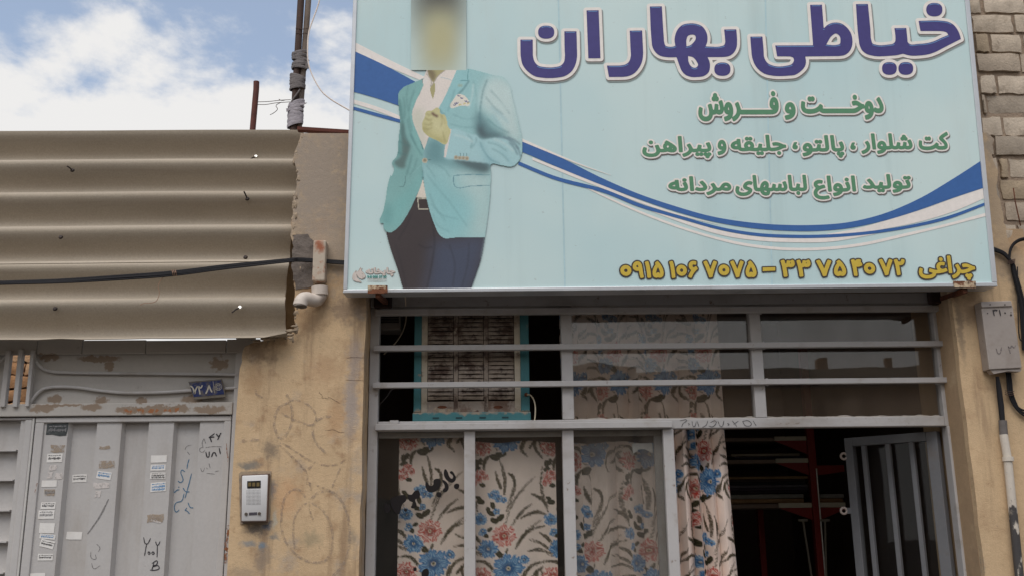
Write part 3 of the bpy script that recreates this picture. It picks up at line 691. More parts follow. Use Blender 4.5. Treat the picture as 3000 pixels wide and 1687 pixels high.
# ---- house number plate
YN = YG - .026
plate = thing('number_plate', 'tilted dark blue enamel house number plate 728 on the gate lintel', 'number plate', P(*ZG((645, 270))[0], YN))
M_enam = pmat('blue_enamel', (34, 46, 92), .4, var=.2, vs=30, dirts=(((104, 96, 86), 30, .5, .66, .8), ((64, 54, 48), 50, .55, .68, .7)))
M_pw = pmat('plate_print', (186, 178, 162), .5, var=.1, dirts=(((96, 90, 92), 60, .55, .7, .6),))
MB().prism([P(a, b, YN) for a, b in ZG((458,112),(755,88),(790,245),(510,270))], (0, .006, 0)).build('plate', pmat('plate_edge', (112, 104, 92), .6, dirts=(((74, 64, 54), 30, .45, .65, .6),)), plate)
MB().prism([P(a, b, YN - .0012) for a, b in ZG((468,122),(746,98),(776,222),(506,246))], (0, .0011, 0)).build('enamel_face', M_enam, plate)
for s in [[(474,148),(492,160),(514,222)], [(540,150),(520,190),(514,222)], [(545,148),(556,190),(562,224)], [(546,150),(566,166),(582,142)], [(612,218),(630,180),(640,140)], [(640,140),(652,175),(668,206)]]:
    stroke(ZG(*s), .0052, YN - .002, 5, .1).build('digit_stroke', M_pw, plate, fix=False)
stroke(ZG((676,106),(690,212)), .0022, YN - .002, 1).build('divider', M_pw, plate, fix=False)
ec = ZG((722,158))[0]
for r in (.0125, .0075): stroke([(ec[0] + r / MPP * cos(q), ec[1] + r / MPP * sin(q)) for q in np.linspace(0, 2*pi, 16)], .0014, YN - .002, 2).build('emblem', M_pw, plate, fix=False)
for k in range(6): stroke([(ec[0] + q / MPP * cos(k*pi/3), ec[1] + q / MPP * sin(k*pi/3)) for q in (.002, .012)], .0013, YN - .0024, 1).build('emblem', M_pw, plate, fix=False)

# ---- intercom on the pillar
ic = thing('intercom', 'silver door intercom panel with speaker holes on the ochre pillar', 'intercom', P(*ZG((1040, 1345))[0], -.02))
YI = -.030
M_alu = pmat('brushed_aluminium', (206, 204, 202), .45, .15, var=.04, vs=8, fine=.02, fs=200)
MB().prism([P(a, b, YI + .004) for a, b in ZG((926,934),(1168,922),(1152,1352),(922,1356))], (0, .025, 0)).build('back_box', pmat('intercom_back', (104, 84, 72), .7), ic, bevel=.002)
MB().prism([P(a, b, YI) for a, b in ZG((930,942),(1162,932),(1146,1342),(926,1346))], (0, .016, 0)).build('face_plate', M_alu, ic, bevel=.004, smooth=True)
M_blk = pmat('black_plastic', (34, 32, 32), .3)
MB().prism([P(a, b, YI - .0016) for a, b in ZG((978,990),(1098,985),(1097,1050),(978,1054))], (0, .0012, 0)).build('display', M_blk, ic)
m = MB()
for a in (1000, 1036, 1074): m.prism([P(u, v, YI - .0026) for u, v in ZG((a-13,1003),(a+13,1002),(a+13,1036),(a-13,1037))], (0, .0006, 0))
m.build('display_marks', pmat('amber_marks', (108, 92, 58), .5), ic)
m = MB()
for i in range(11):
    for j in range(11):
        u, v = ZG((976 + i * 11.6, 1075 + j * 12.2))[0]; c = P(u, v, YI - .0004)
        m.add([c + Vector((.00125*cos(q*pi/3), 0, .00125*sin(q*pi/3))) for q in range(6)], [(0,1,2,3,4,5)])
m.build('speaker_holes', M_blk, ic, fix=False)
for a, b in ((970, 1281), (1087, 1277)):
    c = P(*ZG((a, b))[0], YI); MB().tube([c + Vector((0, .001, 0)), c - Vector((0, .004, 0))], .0052, 14).build('button', pmat('button_metal', (96, 88, 80), .4, .5), ic, smooth=True)
MB().prism([P(a, b, YI - .0016) for a, b in ZG((994,1268),(1065,1264),(1065,1288),(994,1292))], (0, .0012, 0)).build('name_slot', pmat('name_slot', (70, 66, 72), .4), ic)
MB().prism([P(a, b, -.004) for a, b in ZG((905,925),(925,905),(1190,900),(1180,1330),(1160,1375),(915,1370))], (0, .003, 0)).build('mortar_patch', pmat('intercom_mortar', (158, 140, 118), .95, var=.2, vs=20, bump=.6, bs=80, bd=.004, dirts=(((112, 106, 100), 16, .45, .65, .7),)), ic)
# ================================================================ posts, cables and pipes
YT = .40
def wpt(a, y): return P(a[0], a[1], y)
post = thing('lashed_poles', 'two tall rusty poles lashed together with grey cloth strips behind the pillar top', 'pole', Vector((P(860, 385, YT).x, YT, ZTOP)))
M_pole = pmat('rusty_pole', (74, 58, 51), .8, var=.25, vs=18, bump=.3, bs=90, dirts=(((60, 44, 38), 10, .5, .7, .6, (3, 3, .4)), ((126, 84, 58), 22, .6, .72, .5)))
M_pole2 = pmat('grey_pole', (112, 100, 90), .8, var=.2, vs=14, bump=.2, bs=90, dirts=(((98, 82, 70), 14, .5, .7, .6, (3, 3, .5)),))
M_cloth = pmat('grey_rag', (118, 112, 110), .95, var=.2, vs=22, bump=.6, bs=60, bd=.004, dirts=(((76, 72, 72), 40, .5, .65, .6, (.4, .4, 2)),))
M_cloth2 = pmat('pale_rag', (160, 154, 158), .95, var=.15, vs=22, bump=.6, bs=60, bd=.004)
a0, a1 = wpt(ZP((222, -160))[0], YT), wpt(ZP((134, 1352))[0], YT)
dirp = (a0 - a1).normalized()
MB().tube([a1 - dirp * .12, a0], .0148, 10).build('pole', M_pole, post, smooth=True)
b0, b1 = wpt(ZP((300, -160))[0], YT + .008), wpt(ZP((190, 1330))[0], YT + .008)
MB().tube([b1, b1.lerp(b0, .3), b0], .0128, 10).build('pole', M_pole2, post, smooth=True)
def wrap(c0, c1, rx, n, mat, sd):
    """cloth strip wound round both poles"""
    m = MB(); rnd = random.Random(sd)
    for k in range(n):
        t = (k + .5) / n; c = c0.lerp(c1, t); tl = rnd.uniform(-.012, .012); rows = []
        w = (c0 - c1).length / n * .75
        for i in range(21):
            q = 2 * pi * i / 20; e = rx * rnd.uniform(.95, 1.10)
            p = c + Vector((e * cos(q), (.021 + .002 * rnd.random()) * sin(q), tl * cos(q)))
            rows.append([p - Vector((0, 0, w)), p + Vector((cos(q) * .002, sin(q) * .002, 0)), p + Vector((0, 0, w))])
        rows[-1] = rows[0]; m.grid(rows)
    return m
for k, (y0, y1, xa, xb, n, mt) in enumerate([(535, 700, 200, 196, 9, M_cloth), (772, 905, 178, 176, 7, M_cloth), (1038, 1135, 166, 162, 6, M_cloth2), (1140, 1270, 160, 154, 4, M_cloth2)]):
    wrap(wpt(ZP((xa, y0))[0], YT), wpt(ZP((xb, y1))[0], YT), .0315, n, mt, k).build('cloth_binding', mt, post, smooth='all', fix=False)
def rag(px, y, mt, nm='rag_end'):
    MB().prism([P(a, b, y) for a, b in ZP(*px)], (0, .004, 0)).build(nm, mt, post)
rag([(262,590),(285,598),(298,612),(270,632),(292,660),(288,700),(268,690),(252,702),(258,640)], YT - .012, M_cloth)
rag([(108,1090),(62,1100),(66,1130),(112,1112),(160,1122),(158,1090)], YT - .020, M_cloth2); rag([(200,1042),(272,1040),(235,1062),(205,1065)], YT - .020, M_cloth2)
MB().tube([P(a, b, YT - .02) for a, b in ZP((205,905),(170,955),(130,1010),(118,1030))], .004, 6).build('cloth_strip', M_cloth, post, smooth=True)
for z in (290, 338): MB().tube([P(a, b, YT - .014) for a, b in ZP((160, z), (215, z + 8), (285, z + 4))], .0016, 5).build('binding_wire', M_pole, post)
ip = thing('iron_post', 'short rusty iron pipe standing alone above the corrugated sheet', 'post', Vector((P(735, 385, .42).x, .42, 0)))
t0, t1 = P(*Z1((1759, 562))[0], .42), P(*Z1((1728, 912))[0], .42); dd = (t0 - t1)
MB().tube([Vector((t1.x - .03, .42, 0)), t1, t1.lerp(t0, .85), t0 + Vector((-.002, 0, 0))], .0128, 12).build('pipe', pmat('red_rust_pipe', (96, 58, 50), .8, var=.25, vs=18, dirts=(((62, 40, 36), 12, .5, .7, .6),)), ip, smooth=True)
for px in ([(1762,700),(1830,698),(1930,688),(1990,685)], [(1762,718),(1820,718),(1880,708),(1990,700)], [(1925,702),(1890,730),(1900,745),(1875,775),(1850,788)], [(1910,682),(1925,690),(1960,686)]):
    MB().tube([P(a, b, .40 - .23 * (a - 754) / 100) for a, b in cat_spline(Z1(*px), 4, closed=False)], .0014, 5).build('wire', M_pole, ip)
MB().beam(P(*Z1((2040, 888))[0], .10), P(*Z1((2440, 914))[0], .10), .013, .03).build('angle_iron', pmat('dark_rust', (92, 52, 42), .85, var=.3, vs=20), label='rusty flat iron bar lying on top of the pillar beside the sign', cat='iron bar')
wc = sm3([P(a, b, YT - .02) for a, b in ZP((420,-160),(400,0),(375,90),(335,200),(300,300),(284,400),(280,520),(285,620),(310,720),(360,830),(430,935),(520,1010),(610,1065),(685,1108),(760,1150))], 5)
MB().tube(wc, .0031, 6).build('white_cable', pmat('white_cable', (226, 212, 200), .5), smooth=True, label='thin pale cable drooping from the lashed poles to the shop sign', cat='cable')
# black cable bundle across the sheets
M_cab = pmat('black_cable', (34, 33, 35), .75, var=.2, vs=20, spec=.2)
cb_ = thing('cable_bundle', 'bundle of black cables strung across the corrugated sheets to the sign', 'cable', P(400, 830, -.08))
def cy(x): return -.10 if x < 830 else -.10 + (x - 830) / 60 * .085 if x < 890 else -.015
base = [(-90, 1016), (0, 1013), (400, 1001), (800, 976), (1150, 949), (1500, 906), (1900, 866), (1975, 860), (2100, 867), (2290, 880), (2420, 886)]
for k, (dy, dx, r) in enumerate([(-6, 0, .0046), (3, 20, .0042), (11, -10, .0036), (18, 40, .0028)]):
    pp = Z2(*[(x, y + dy * (.55 + .5 * abs(sin(x * .0016 + k)))) for x, y in base])
    MB().tube(sm3([P(a, b, cy(a) - .003 * k) for a, b in pp], 5), r, 7).build('cable', M_cab, cb_, smooth=True)
M_tie = pmat('tie_wire', (150, 118, 96), .8)
tq = Z2((1158, 950))[0]
m = MB()
for k in range(3): m.tube([P(tq[0] - 8 + 5 * k, tq[1] - 8, -.11), P(tq[0] - 6 + 5 * k, tq[1], -.118), P(tq[0] - 4 + 5 * k, tq[1] + 9, -.11)], .0013, 5)
m.tube(sm3([P(a, b, -.105) for a, b in Z2((1130,955),(1085,978),(1062,1005),(1048,1040),(1056,1070),(1054,1100),(1036,1135),(1000,1148),(955,1150),(930,1163))], 4), .0011, 5)
m.build('tie_wire', M_tie, cb_)
# drain pipe
dp = thing('drain_pipe', 'grey plastic drain pipe with elbow outlet set into the pillar beside the sheet', 'drain pipe', P(*Z2((2050, 1180))[0], -.03))
M_pvc = pmat('grey_pvc', (196, 184, 172), .5, var=.08, vs=12, dirts=(((150, 132, 116), 14, .5, .75, .6),))
YD = -.026
R_ = .0262
pa, pb = P(*Z2((2124, 880))[0], YD), P(*Z2((2122, 1048))[0], YD)
MB().box((pa.x - .024, YD - .022, pb.z + .02), (pa.x + .022, .01, P(*Z2((2130, 745))[0], YD).z)).build('square_duct', pmat('rusty_duct', (186, 172, 154), .8, var=.1, dirts=(((150, 80, 46), 9, .46, .56, .95), ((96, 70, 54), 20, .55, .7, .6)), spots=[spot(Z2((2130, 795))[0], 16, 24, (150, 82, 50), .9)]), dp, bevel=.005)
pc = P(*Z2((2120, 1045))[0], YD); pe = P(*Z2((2122, 1100))[0], YD)
MB().tube([pc + Vector((0, 0, .002)), pe], .030, 20).build('collar', M_pvc, dp, smooth=True)
corner = P(*Z2((2112, 1140))[0], YD - .004); left = P(*Z2((1996, 1108))[0], YD - .045); mouth = P(*Z2((1990, 1168))[0], YD - .05)
path = [pe + Vector((0, 0, .012)), pe + Vector((0, 0, -.006))]
for t in np.linspace(.1, 1, 6): path.append((pe*(1-t)**2 + corner*2*t*(1-t) + corner.lerp(left, .45)*t*t))
path.append(corner.lerp(left, .62))
MB().tube(path, .0245, 20).build('elbow', M_pvc, dp, smooth=True)
q0 = corner.lerp(left, .58); path = [q0]
for t in np.linspace(.15, 1, 7): path.append(q0*(1-t)**2 + left*2*t*(1-t) + mouth*t*t)
m = MB(); m.tube(path, .0250, 20, cap=False); m.tube([path[-1] + Vector((0,0,.02)), path[-1]], .0215, 20, cap=False)
k = len(m.v)
m.build('outlet', M_pvc, dp, smooth='all')
MB().tube([path[-2] + Vector((0, 0, .006)), path[-2] + Vector((0, 0, .008))], .021, 16).build('pipe_inside', pmat('pipe_inside', (24, 20, 18), .9), dp)
MB().prism([P(a, b, -.003) for a, b in jag(Z2((1945,700),(2040,690),(2080,740),(2085,1040),(1960,1060),(1935,900),(1945,700)), 3, 10)], (0, .006, 0)).build('cement_patch', pmat('rough_cement', (116, 106, 98), .95, var=.25, vs=14, bump=.9, bs=40, bd=.008, dirts=(((78, 70, 66), 14, .45, .65, .7),)), pillar)

# ================================================================ shop front of painted steel
M_fr = pmat('frame_grey_paint', (184, 180, 177), .5, var=.06, vs=3, fine=.02, fs=70, spec=.4, bump=.06, bs=40, dirts=(((146, 128, 110), 5, .58, .8, .5), ((112, 86, 64), 34, .63, .72, .8), ((128, 114, 100), 2.2, .52, .74, .45, (1, 1, 2)), ((150, 138, 124), 14, .55, .7, .4)))
M_glass = glass_mat('window_glass', .07)  # film is dust with a little reflection haze painted in
M_glassd = glass_mat('dusty_hazed_glass', .24)  # dust film thickened to paint in the haze of reflections
M_glasst = glass_mat('transom_glass', .14, (.95, .95, .94), (128, 112, 98), 1.65)  # brown film: dust plus a painted share of the sky reflection
sf = thing('storefront', 'grey painted steel shop front with barred transom windows below the sign', 'shop front', Vector(((XP0 + XP1) / 2, YF, 0)))
def X(px, py, y=YF): return P(px, py, y).x
def Zz(px, py, y=YF): return P(px, py, y).z
xLa, xLb = X(1082, 1000), X(1111, 1000); xRa, xRb = X(2747, 1050), XP1 + .003
z_tr0, z_tr1 = Zz(1700, 1257), Zz(1700, 1228)       # transom
z_b1 = Zz(1650, 866); z_b0 = Zz(1650, 897)          # header beam
DEP = .045
def member(nm, a, b, bev=.003): return MB().box(a, b).build(nm, M_fr, sf, bevel=bev)
member('post', (XP0 + .001, YF, 0), (xLb, YF + DEP, z_b0 - .0005)); member('post', (xRa, YF, z_tr0 - .001), (xRb, YF + DEP, z_b0 - .0005))
member('header', (XP0 + .001, YF - .012, z_b0), (xRb, YF + DEP, z_b1))
member('transom', (xLb + .0005, YF - .001, z_tr0), (xRa - .0005, YF + DEP, z_tr1))
for a, b, yy in ((1645.5, 1679, 1080), (2205, 2238, 1080)): member('mullion', (X(a, yy), YF, z_tr1 + .0005), (X(b, yy), YF + DEP - .002, z_b0 - .0005))
xm = [(X(1359.5, 1470), X(1392.5, 1470)), (X(1652, 1470), X(1686, 1470)), (X(1952, 1470), X(1984, 1470))]
for a, b in xm: member('mullion', (a, YF + .001, 0), (b, YF + DEP, z_tr0 - .0005))
z_d0 = z_tr0
# door jamb on the right, with the slot of the frame
xj0, xj1 = X(2798, 1470), X(2826, 1470)
member('door_jamb', (xj1 - .034, YF - .004, 0), (xj1 + .0, YF + DEP, z_tr0 - .0008)); member('door_jamb', (xj1 + .0005, YF + .002, 0), (max(XP1 + .002, xj1 + .03), YF + DEP, z_tr0 - .0008))
member('lower_rail', (xLb, YF + .002, .25), (xm[2][0], YF + DEP, .31)); member('kick_panel', (xLb, YF + .012, 0), (xm[2][0], YF + .02, .25))
# horizontal bars welded across the transom window
for (xa, ya, xb, yb_, th) in [(1099.5, 916, 2752, 904, 17), (1095, 1021, 2766, 1007, 16.5), (1092, 1129, 2780, 1113, 16)]:
    yb0 = YF - .014
    MB().beam(P(xa, ya, yb0), P(xb, yb_, yb0), th * MPP * .98, .026).build('security_bar', M_fr, sf, bevel=.002)
MB().beam(P(1099.5, 1251, YF - .012), P(1968, 1242.5, YF - .012), .0225, .022).build('rail', M_fr, sf, bevel=.002)
for x in (1155, 1500): 
    c = P(x, 1236, YF - .006); MB().box((c.x - .016, YF - .012, c.z - .006), (c.x + .016, YF - .0015, c.z + .007)).build('glazing_clip', M_fr, sf, bevel=.001)
c = P(2786, 1258, YF); MB().box((c.x - .004, YF - .02, c.z - .012), (c.x + .016, YF - .0045, c.z + .012)).build('hinge_block', M_fr, sf, bevel=.003)
# panes
def pane(a, b, mat, y=YF + .026, nm='glass_pane'): return MB().box((a[0], y, a[1]), (b[0], y + .004, b[1])).build(nm, mat, sf)
pane((X(1679, 1080), z_tr1), (X(2205, 1080), z_b0), M_glasst); pane((X(2238, 1080), z_tr1), (xRa, z_b0), M_glasst)
pane((xLb, .31), (xm[0][0], z_tr0), M_glass); pane((xm[0][1], .31), (xm[1][0], z_tr0), M_glass); pane((xm[1][1], .31), (xm[2][0], z_tr0), M_glassd)
# inner sash rails round the lower panes
M_fr2 = pmat('sash_paint', (150, 146, 142), .55, var=.06, vs=4, dirts=(((120, 108, 96), 6, .55, .75, .5),))
for a, b in ((xLb, xm[0][0]), (xm[0][1], xm[1][0]), (xm[1][1], xm[2][0])):
    MB().box((a, YF + .0305, z_tr0 - .022), (b, YF + .044, z_tr0 - .001)).build('sash', M_fr2, sf, bevel=.001)
MB().box((xm[2][0] - .030, YF + .0305, .3), (xm[2][0] - .0005, YF + .044, z_tr0 - .023)).build('sash', M_fr2, sf, bevel=.001)
# putty along the lower edge of the transom panes
M_put = pmat('putty', (168, 160, 150), .9, var=.2, vs=30, bump=.6, bs=100, bd=.004)
for a, b in ((1680, 2205), (2239, 2742)):
    rows = []; xa, xb = X(a, 1080), X(b, 1080)
    for i in range(60):
        x = xa + (xb - xa) * i / 59; h = .003 + .006 * abs(mnoise.noise(Vector((x * 14, a, 0)))) + .002 * random.random()
        rows.append([Vector((x, YF + .012, z_tr1 + .0005)), Vector((x, YF + .016, z_tr1 + h)), Vector((x, YF + .0255, z_tr1 + h * 1.2))])
    MB().grid(rows).build('putty', M_put, sf, smooth='all', fix=False)
# weld beads where the bars meet the uprights
for (xa_, ya_, xb_, yb_) in [(1099.5, 916, 2752, 904), (1095, 1021, 2766, 1007), (1092, 1129, 2780, 1113)]:
    for px_ in (1106, 1652, 1674, 2196 + (ya_ - 916) * .1, 2226 + (ya_ - 916) * .1, 2744):
        for sg in (-1, 1):
            c_ = P(px_, ya_ + (yb_ - ya_) * (px_ - xa_) / (xb_ - xa_) + sg * 9.5, YF - .004)
            vs_, fs_ = lump(c_, random.uniform(.0025, .0045), px_ * .1 + sg, (1.8, .7, .8)); MB().add(vs_, fs_).build('weld_bead', M_fr, sf, smooth='all', fix=False)
# phone number scrawled on the transom
K_t = paint_mat('faded_marker', (84, 82, 84), .8, .8, 240, .28, .5)
Zt = lambda *p: zm(p, 1600, 820, 1220 / 2576)
for s in [[(828,868),(870,866),(848,884),(838,906)], [(878,884),(886,890),(880,896)], [(902,870),(914,905),(930,872)], [(935,872),(945,905)], [(1000,868),(990,895),(965,910)], [(1015,880),(1050,870),(1030,905),(1005,900)], [(1062,870),(1085,905),(1100,868)], [(1120,885),(1132,890),(1124,897)],
          [(1150,868),(1168,888),(1180,905)], [(1160,890),(1190,870)], [(1215,872),(1250,868),(1270,890),(1235,900),(1215,872)], [(1280,868),(1300,900)]]:
    stroke(Zt(*s), .0028, YF - .0024, 4, .25).build('scribble', K_t, sf, fix=False)
for s in [[(1420,892),(1460,885)], [(1480,888),(1505,884)], [(1530,890),(1570,880)]]: stroke(Zt(*s), .0035, YF - .0024, 4, .4).build('scribble', paint_mat('brown_smear', (150, 124, 100), .9, .6, 200, .4, .6), sf, fix=False)
# torn black lettering left on the first pane
K_l = pmat('black_vinyl', (26, 20, 20), .5)
for s in [[(760,474),(745,512),(778,580),(815,598),(845,585),(856,560),(845,525),(812,492),(800,500),(830,540),(822,562),(800,548),(780,500)], [(588,592),(584,650),(605,680),(645,686),(690,664),(718,600),(712,570),(655,572),(645,620),(625,628)],
          [(735,572),(762,585),(790,640),(782,668),(752,686),(735,668),(755,640)], [(842,615),(880,610),(884,640),(866,658),(838,640)], [(682,690),(716,688),(712,732),(690,728),(676,708)],
          [(420,712),(455,704),(478,676),(508,668),(530,700),(518,738),(488,750),(496,800),(470,832),(448,826),(464,780),(432,762)], [(262,745),(300,726),(405,725),(402,762),(372,790),(352,850),(338,884),(292,856),(268,800)], [(385,835),(410,838),(406,860),(386,856)], [(205,792),(240,788),(262,832),(248,868),(212,862),(198,826)],
          [(470,1372),(492,1368),(496,1396),(476,1402)], [(553,1396),(594,1380),(602,1446),(562,1470)]]:
    pp = cat_spline(Z4(*s), 4)
    MB().flat([[P(a, b, YF + .0245) for a, b in pp]]).build('lettering_remnant', K_l, sf, fix=False)
# dusty arc and paper on the third pane
MB().prism([P(a, b, YF + .034) for a, b in Z5((655,240),(840,238),(845,330),(770,290),(720,295),(668,335))], (0, .001, 0)).build('paper_note', pmat('old_paper', (188, 184, 178), .8), sf)

# ---- cooler in the window
YC = .115
ck = thing('evaporative_cooler', 'old teal evaporative cooler with rusty louvred panel in the transom window', 'cooler', P(1380, 1232, YC))
M_teal = pmat('chipped_teal_paint', (64, 116, 120), .55, var=.12, vs=8, bump=.2, bs=60, dirts=(((158, 132, 112), 16, .62, .70, .9), ((104, 72, 56), 22, .66, .74, .8)),
              spots=[spot(ZC((a, 1245))[0], 22, 7, (164, 142, 120), .8, .19) for a in (560, 680, 820, 1000, 1120, 1260, 1420, 1560)])
M_cream = pmat('rusty_cream_panel', (190, 178, 158), .7, var=.12, vs=10, bump=.5, bs=90, bd=.003, dirts=(((118, 96, 82), 9, .48, .66, .75), ((92, 58, 46), 18, .58, .7, .8), ((88, 90, 98), 7, .55, .75, .5)))
M_cream2 = pmat('rusty_grey_panel', (160, 148, 136), .75, var=.15, vs=12, bump=.6, bs=80, bd=.003, dirts=(((112, 88, 74), 12, .45, .62, .85), ((196, 176, 148), 20, .58, .68, .6), ((84, 52, 42), 26, .6, .7, .8)))
M_louv = pmat('rusted_louvre', (158, 144, 130), .85, var=.25, vs=26, bump=.7, bs=80, bd=.004, dirts=(((84, 64, 54), 15, .46, .62, .85), ((64, 48, 44), 40, .5, .66, .8), ((196, 182, 160), 24, .64, .72, .6)))
YK = .185; zc_t, zc_b = P(1380, 880, YK).z, z_tr1 + .001
cx = lambda a, y=800: P(*ZC((a, y))[0], YK).x
xa, xb = cx(524), cx(1612); xc0, xc1 = cx(594), cx(1528); zb_ = P(*ZC((1000, 1242))[0], YK).z
MB().box((xa, YK, zb_), (xc0, YK + .45, zc_t)).build('corner_post', M_teal, ck, bevel=.004)
MB().box((xc1, YK, zb_), (xb, YK + .45, zc_t)).build('corner_post', M_teal, ck, bevel=.004)
MB().box((xa - .003, YK - .004, zc_b), (xb + .003, YK + .46, zb_ - .0005)).build('base_tray', M_teal, ck, bevel=.004)
MB().box((xa, YK + .001, zc_t + .0005), (xb, YK + .45, zc_t + .02)).build('top_cover', M_teal, ck)
m = MB()
for a in (735, 950, 1170, 1380): m.box((cx(a - 30), YK - .0065, zc_b + .012), (cx(a + 30), YK - .004, zc_b + .017))
m.build('tray_slot', pmat('slot_shadow', (40, 66, 70), .7), ck)
colx = [(650, 898), (938, 1184), (1222, 1472)]
edges = [594, 650, 898, 938, 1184, 1222, 1472, 1528]
for i in range(0, 8, 2): MB().box((cx(edges[i]) + .0004, YK + .006, zb_), (cx(edges[i+1]), YK + .010, zc_t - .001)).build('panel_strip', M_cream if i in (0, 6) else M_louv, ck)
zp0 = P(*ZC((1000, 1140))[0], YK).z
for a, b in colx: MB().box((cx(a) + .0002, YK + .0058, zb_), (cx(b) - .0002, YK + .0098, zp0)).build('panel_strip', M_cream2, ck)
MB().box((xc0 + .001, YK + .05, zb_), (xc1 - .001, YK + .06, zc_t - .001)).build('filter_pad', pmat('dark_pad', (58, 48, 44), .95, var=.3, vs=30), ck)
zs = [P(*ZC((1000, y))[0], YK).z for y in np.arange(1125, 300, -40.6)]
for z in zs:
    for a, b in colx:
        x0_, x1_ = cx(a) + .002, cx(b) - .002; n = 7; rows = []
        top = []; bot = []
        for i in range(n):
            u = i / (n - 1); e = sin(pi * min(1, max(0, u))) ** .35
            j = random.uniform(-.0008, .0008)
            rows.append([(x0_+(x1_-x0_)*u, YK + .0105, z + .0152 + j), (x0_+(x1_-x0_)*u, YK + .0085 - .005*e, z + .0110 + j), (x0_+(x1_-x0_)*u, YK + .0085 - .0105*e, z + .0010 + j), (x0_+(x1_-x0_)*u, YK + .0105 - .0105*e, z - .0002 + j)])
        MB().grid(rows).build('louvre', M_louv, ck, smooth=True, fix=False)
for a in (790, 1318):
    c = P(*ZC((a, 1195))[0], YK); MB().prism([c + Vector((.018*cos(q)*(1 if abs(cos(q))>.3 else 1), .0045, .0055*sin(q))) for q in np.linspace(0, 2*pi, 17)[:-1]], (0, .003, 0)).build('drain_slot', M_rust, ck)
MB().tube(sm3([P(a, b, YK - .01) for a, b in ZC((1590,1080),(1625,1085),(1655,1130),(1668,1190),(1668,1260),(1662,1322))], 4), .0026, 7).build('hose', pmat('cream_hose', (198, 186, 160), .5), ck, smooth=True)
c = P(*ZC((1582, 1080))[0], YK); MB().tube([c + Vector((0, .004, 0)), c - Vector((0, .008, 0))], .007, 10).build('hose_fitting', M_rust, ck)
# white box and cable left of the cooler
vb = thing('vent_box', 'small white slotted box in the dark corner left of the cooler', 'box', P(*ZC((300, 465))[0], .34))
pa, pb = P(*ZC((150, 470))[0], .34), P(*ZC((400, 330))[0], .34)
MB().box((pa.x, .34, pa.z), (pb.x, .44, pb.z + .06)).build('case', pmat('off_white_plastic', (176, 168, 162), .6), vb, bevel=.004)
for y in (350, 366, 382, 398): 
    z = P(*ZC((300, y))[0], .338).z; MB().box((pa.x + .01, .337, z - .0018), (pb.x - .008, .339, z + .0018)).build('slot', M_blk, vb)
MB().tube(sm3([P(a, b, y) for (a, b), y in zip(ZC((438,100),(445,200),(452,330),(438,430),(400,520),(335,610),(240,700)), (.05, .08, .24, .26, .28, .3, .33))], 5), .0023, 6).build('appliance_cable', pmat('beige_cable', (196, 180, 158), .5), smooth=True, label='thin beige cable hanging from under the sign in front of the slotted box', cat='cable')
MB().tube(sm3([P(a, b, .3) for a, b in ZC((330,1020),(300,1050),(260,1110),(200,1170),(150,1200))], 4), .0022, 6).build('loose_cable', pmat('grey_cable', (92, 84, 80), .6), smooth=True, label='loose grey cable in the dark gap at lower left of the cooler', cat='cable')
# ================================================================ printed curtains
TW, TH = 640, 1155; TS = 4.0                      # pattern repeat in zoom pixels, sampling step
def disc(A, cx, cy, r, fn, W_=TW, H_=TH):
    """paint fn(dx,dy)->(rgb,mask) round (cx,cy), wrapping at the repeat"""
    h, w = A.shape[:2]; n = int(r / TS) + 2; ix = int(cx / TS); iy = int(cy / TS)
    jj = np.arange(ix - n, ix + n + 1); ii = np.arange(iy - n, iy + n + 1)
    dx = (jj[None, :] + .5) * TS - cx; dy = (ii[:, None] + .5) * TS - cy
    col, m = fn(dx + 0 * dy, dy + 0 * dx); sel = (np.mod(ii, h)[:, None], np.mod(jj, w)[None, :])
    A[sel] = A[sel] * (1 - m[..., None]) + col * m[..., None]
def L3(c): return np.array(lin(c)[:3])
def flower(A, cx, cy, R, hue, sd, petals=6, open_=False):
    rnd = np.random.default_rng(sd); ph = rnd.uniform(0, 6.28)
    c1, c2, c3 = hue
    def fn(dx, dy):
        r = np.hypot(dx, dy * 1.12); a = np.arctan2(dy, dx) + ph
        edge = R * (.74 + .26 * np.abs(np.cos(petals * a / 2)) ** .7 + .07 * np.sin(17 * a + sd) + .05 * np.sin(31 * a + 2 * sd))
        rim = np.clip((edge + 3 - r) / TS + .5, 0, 1); m = rim; q = r / np.maximum(edge, 1)
        st = .5 + .5 * np.sin(petals * 5 * a + 3 * np.sin(r * .05 + sd))
        gap = np.clip((.16 - np.abs(np.sin(petals * a / 2 + pi / 2))) / .12, 0, 1) * np.clip(q * 1.4, 0, 1)
        w = np.clip(st ** 1.5 * (1.1 - np.abs(q - .62) * 2.4) * (1.7 if open_ else 1.1), 0, 1)
        col = c1 * (1 - w[..., None]) + c3 * w[..., None]
        dk = np.clip((.62 - q) / .4, 0, 1) * (.35 + .65 * st); col = col * (1 - .75 * dk[..., None]) + c2 * (.75 * dk[..., None])
        col = col * (1 - .6 * gap[..., None]) + c2 * .6 * gap[..., None]
        rg = np.clip(1 - np.abs(r - R * .11) / (R * .05 + TS * .5), 0, 1); col = col * (1 - rg[..., None]) + L3((222, 206, 180)) * rg[..., None]
        ow = np.clip((r - edge) / TS + .5, 0, 1); col = col * (1 - ow[..., None]) + L3((236, 224, 212)) * ow[..., None]
        ct = np.clip((R * .08 - r) / TS + .5, 0, 1); col = col * (1 - ct[..., None]) + L3((90, 84, 60)) * ct[..., None]
        return col, m
    disc(A, cx, cy, R * 1.15 + 10, fn)
RED = (L3((188, 66, 56)), L3((92, 38, 36)), L3((232, 206, 192))); BLU = (L3((56, 110, 160)), L3((28, 44, 76)), L3((160, 190, 208)))
LEAF = L3((76, 66, 46)); LEAFD = L3((52, 50, 36))
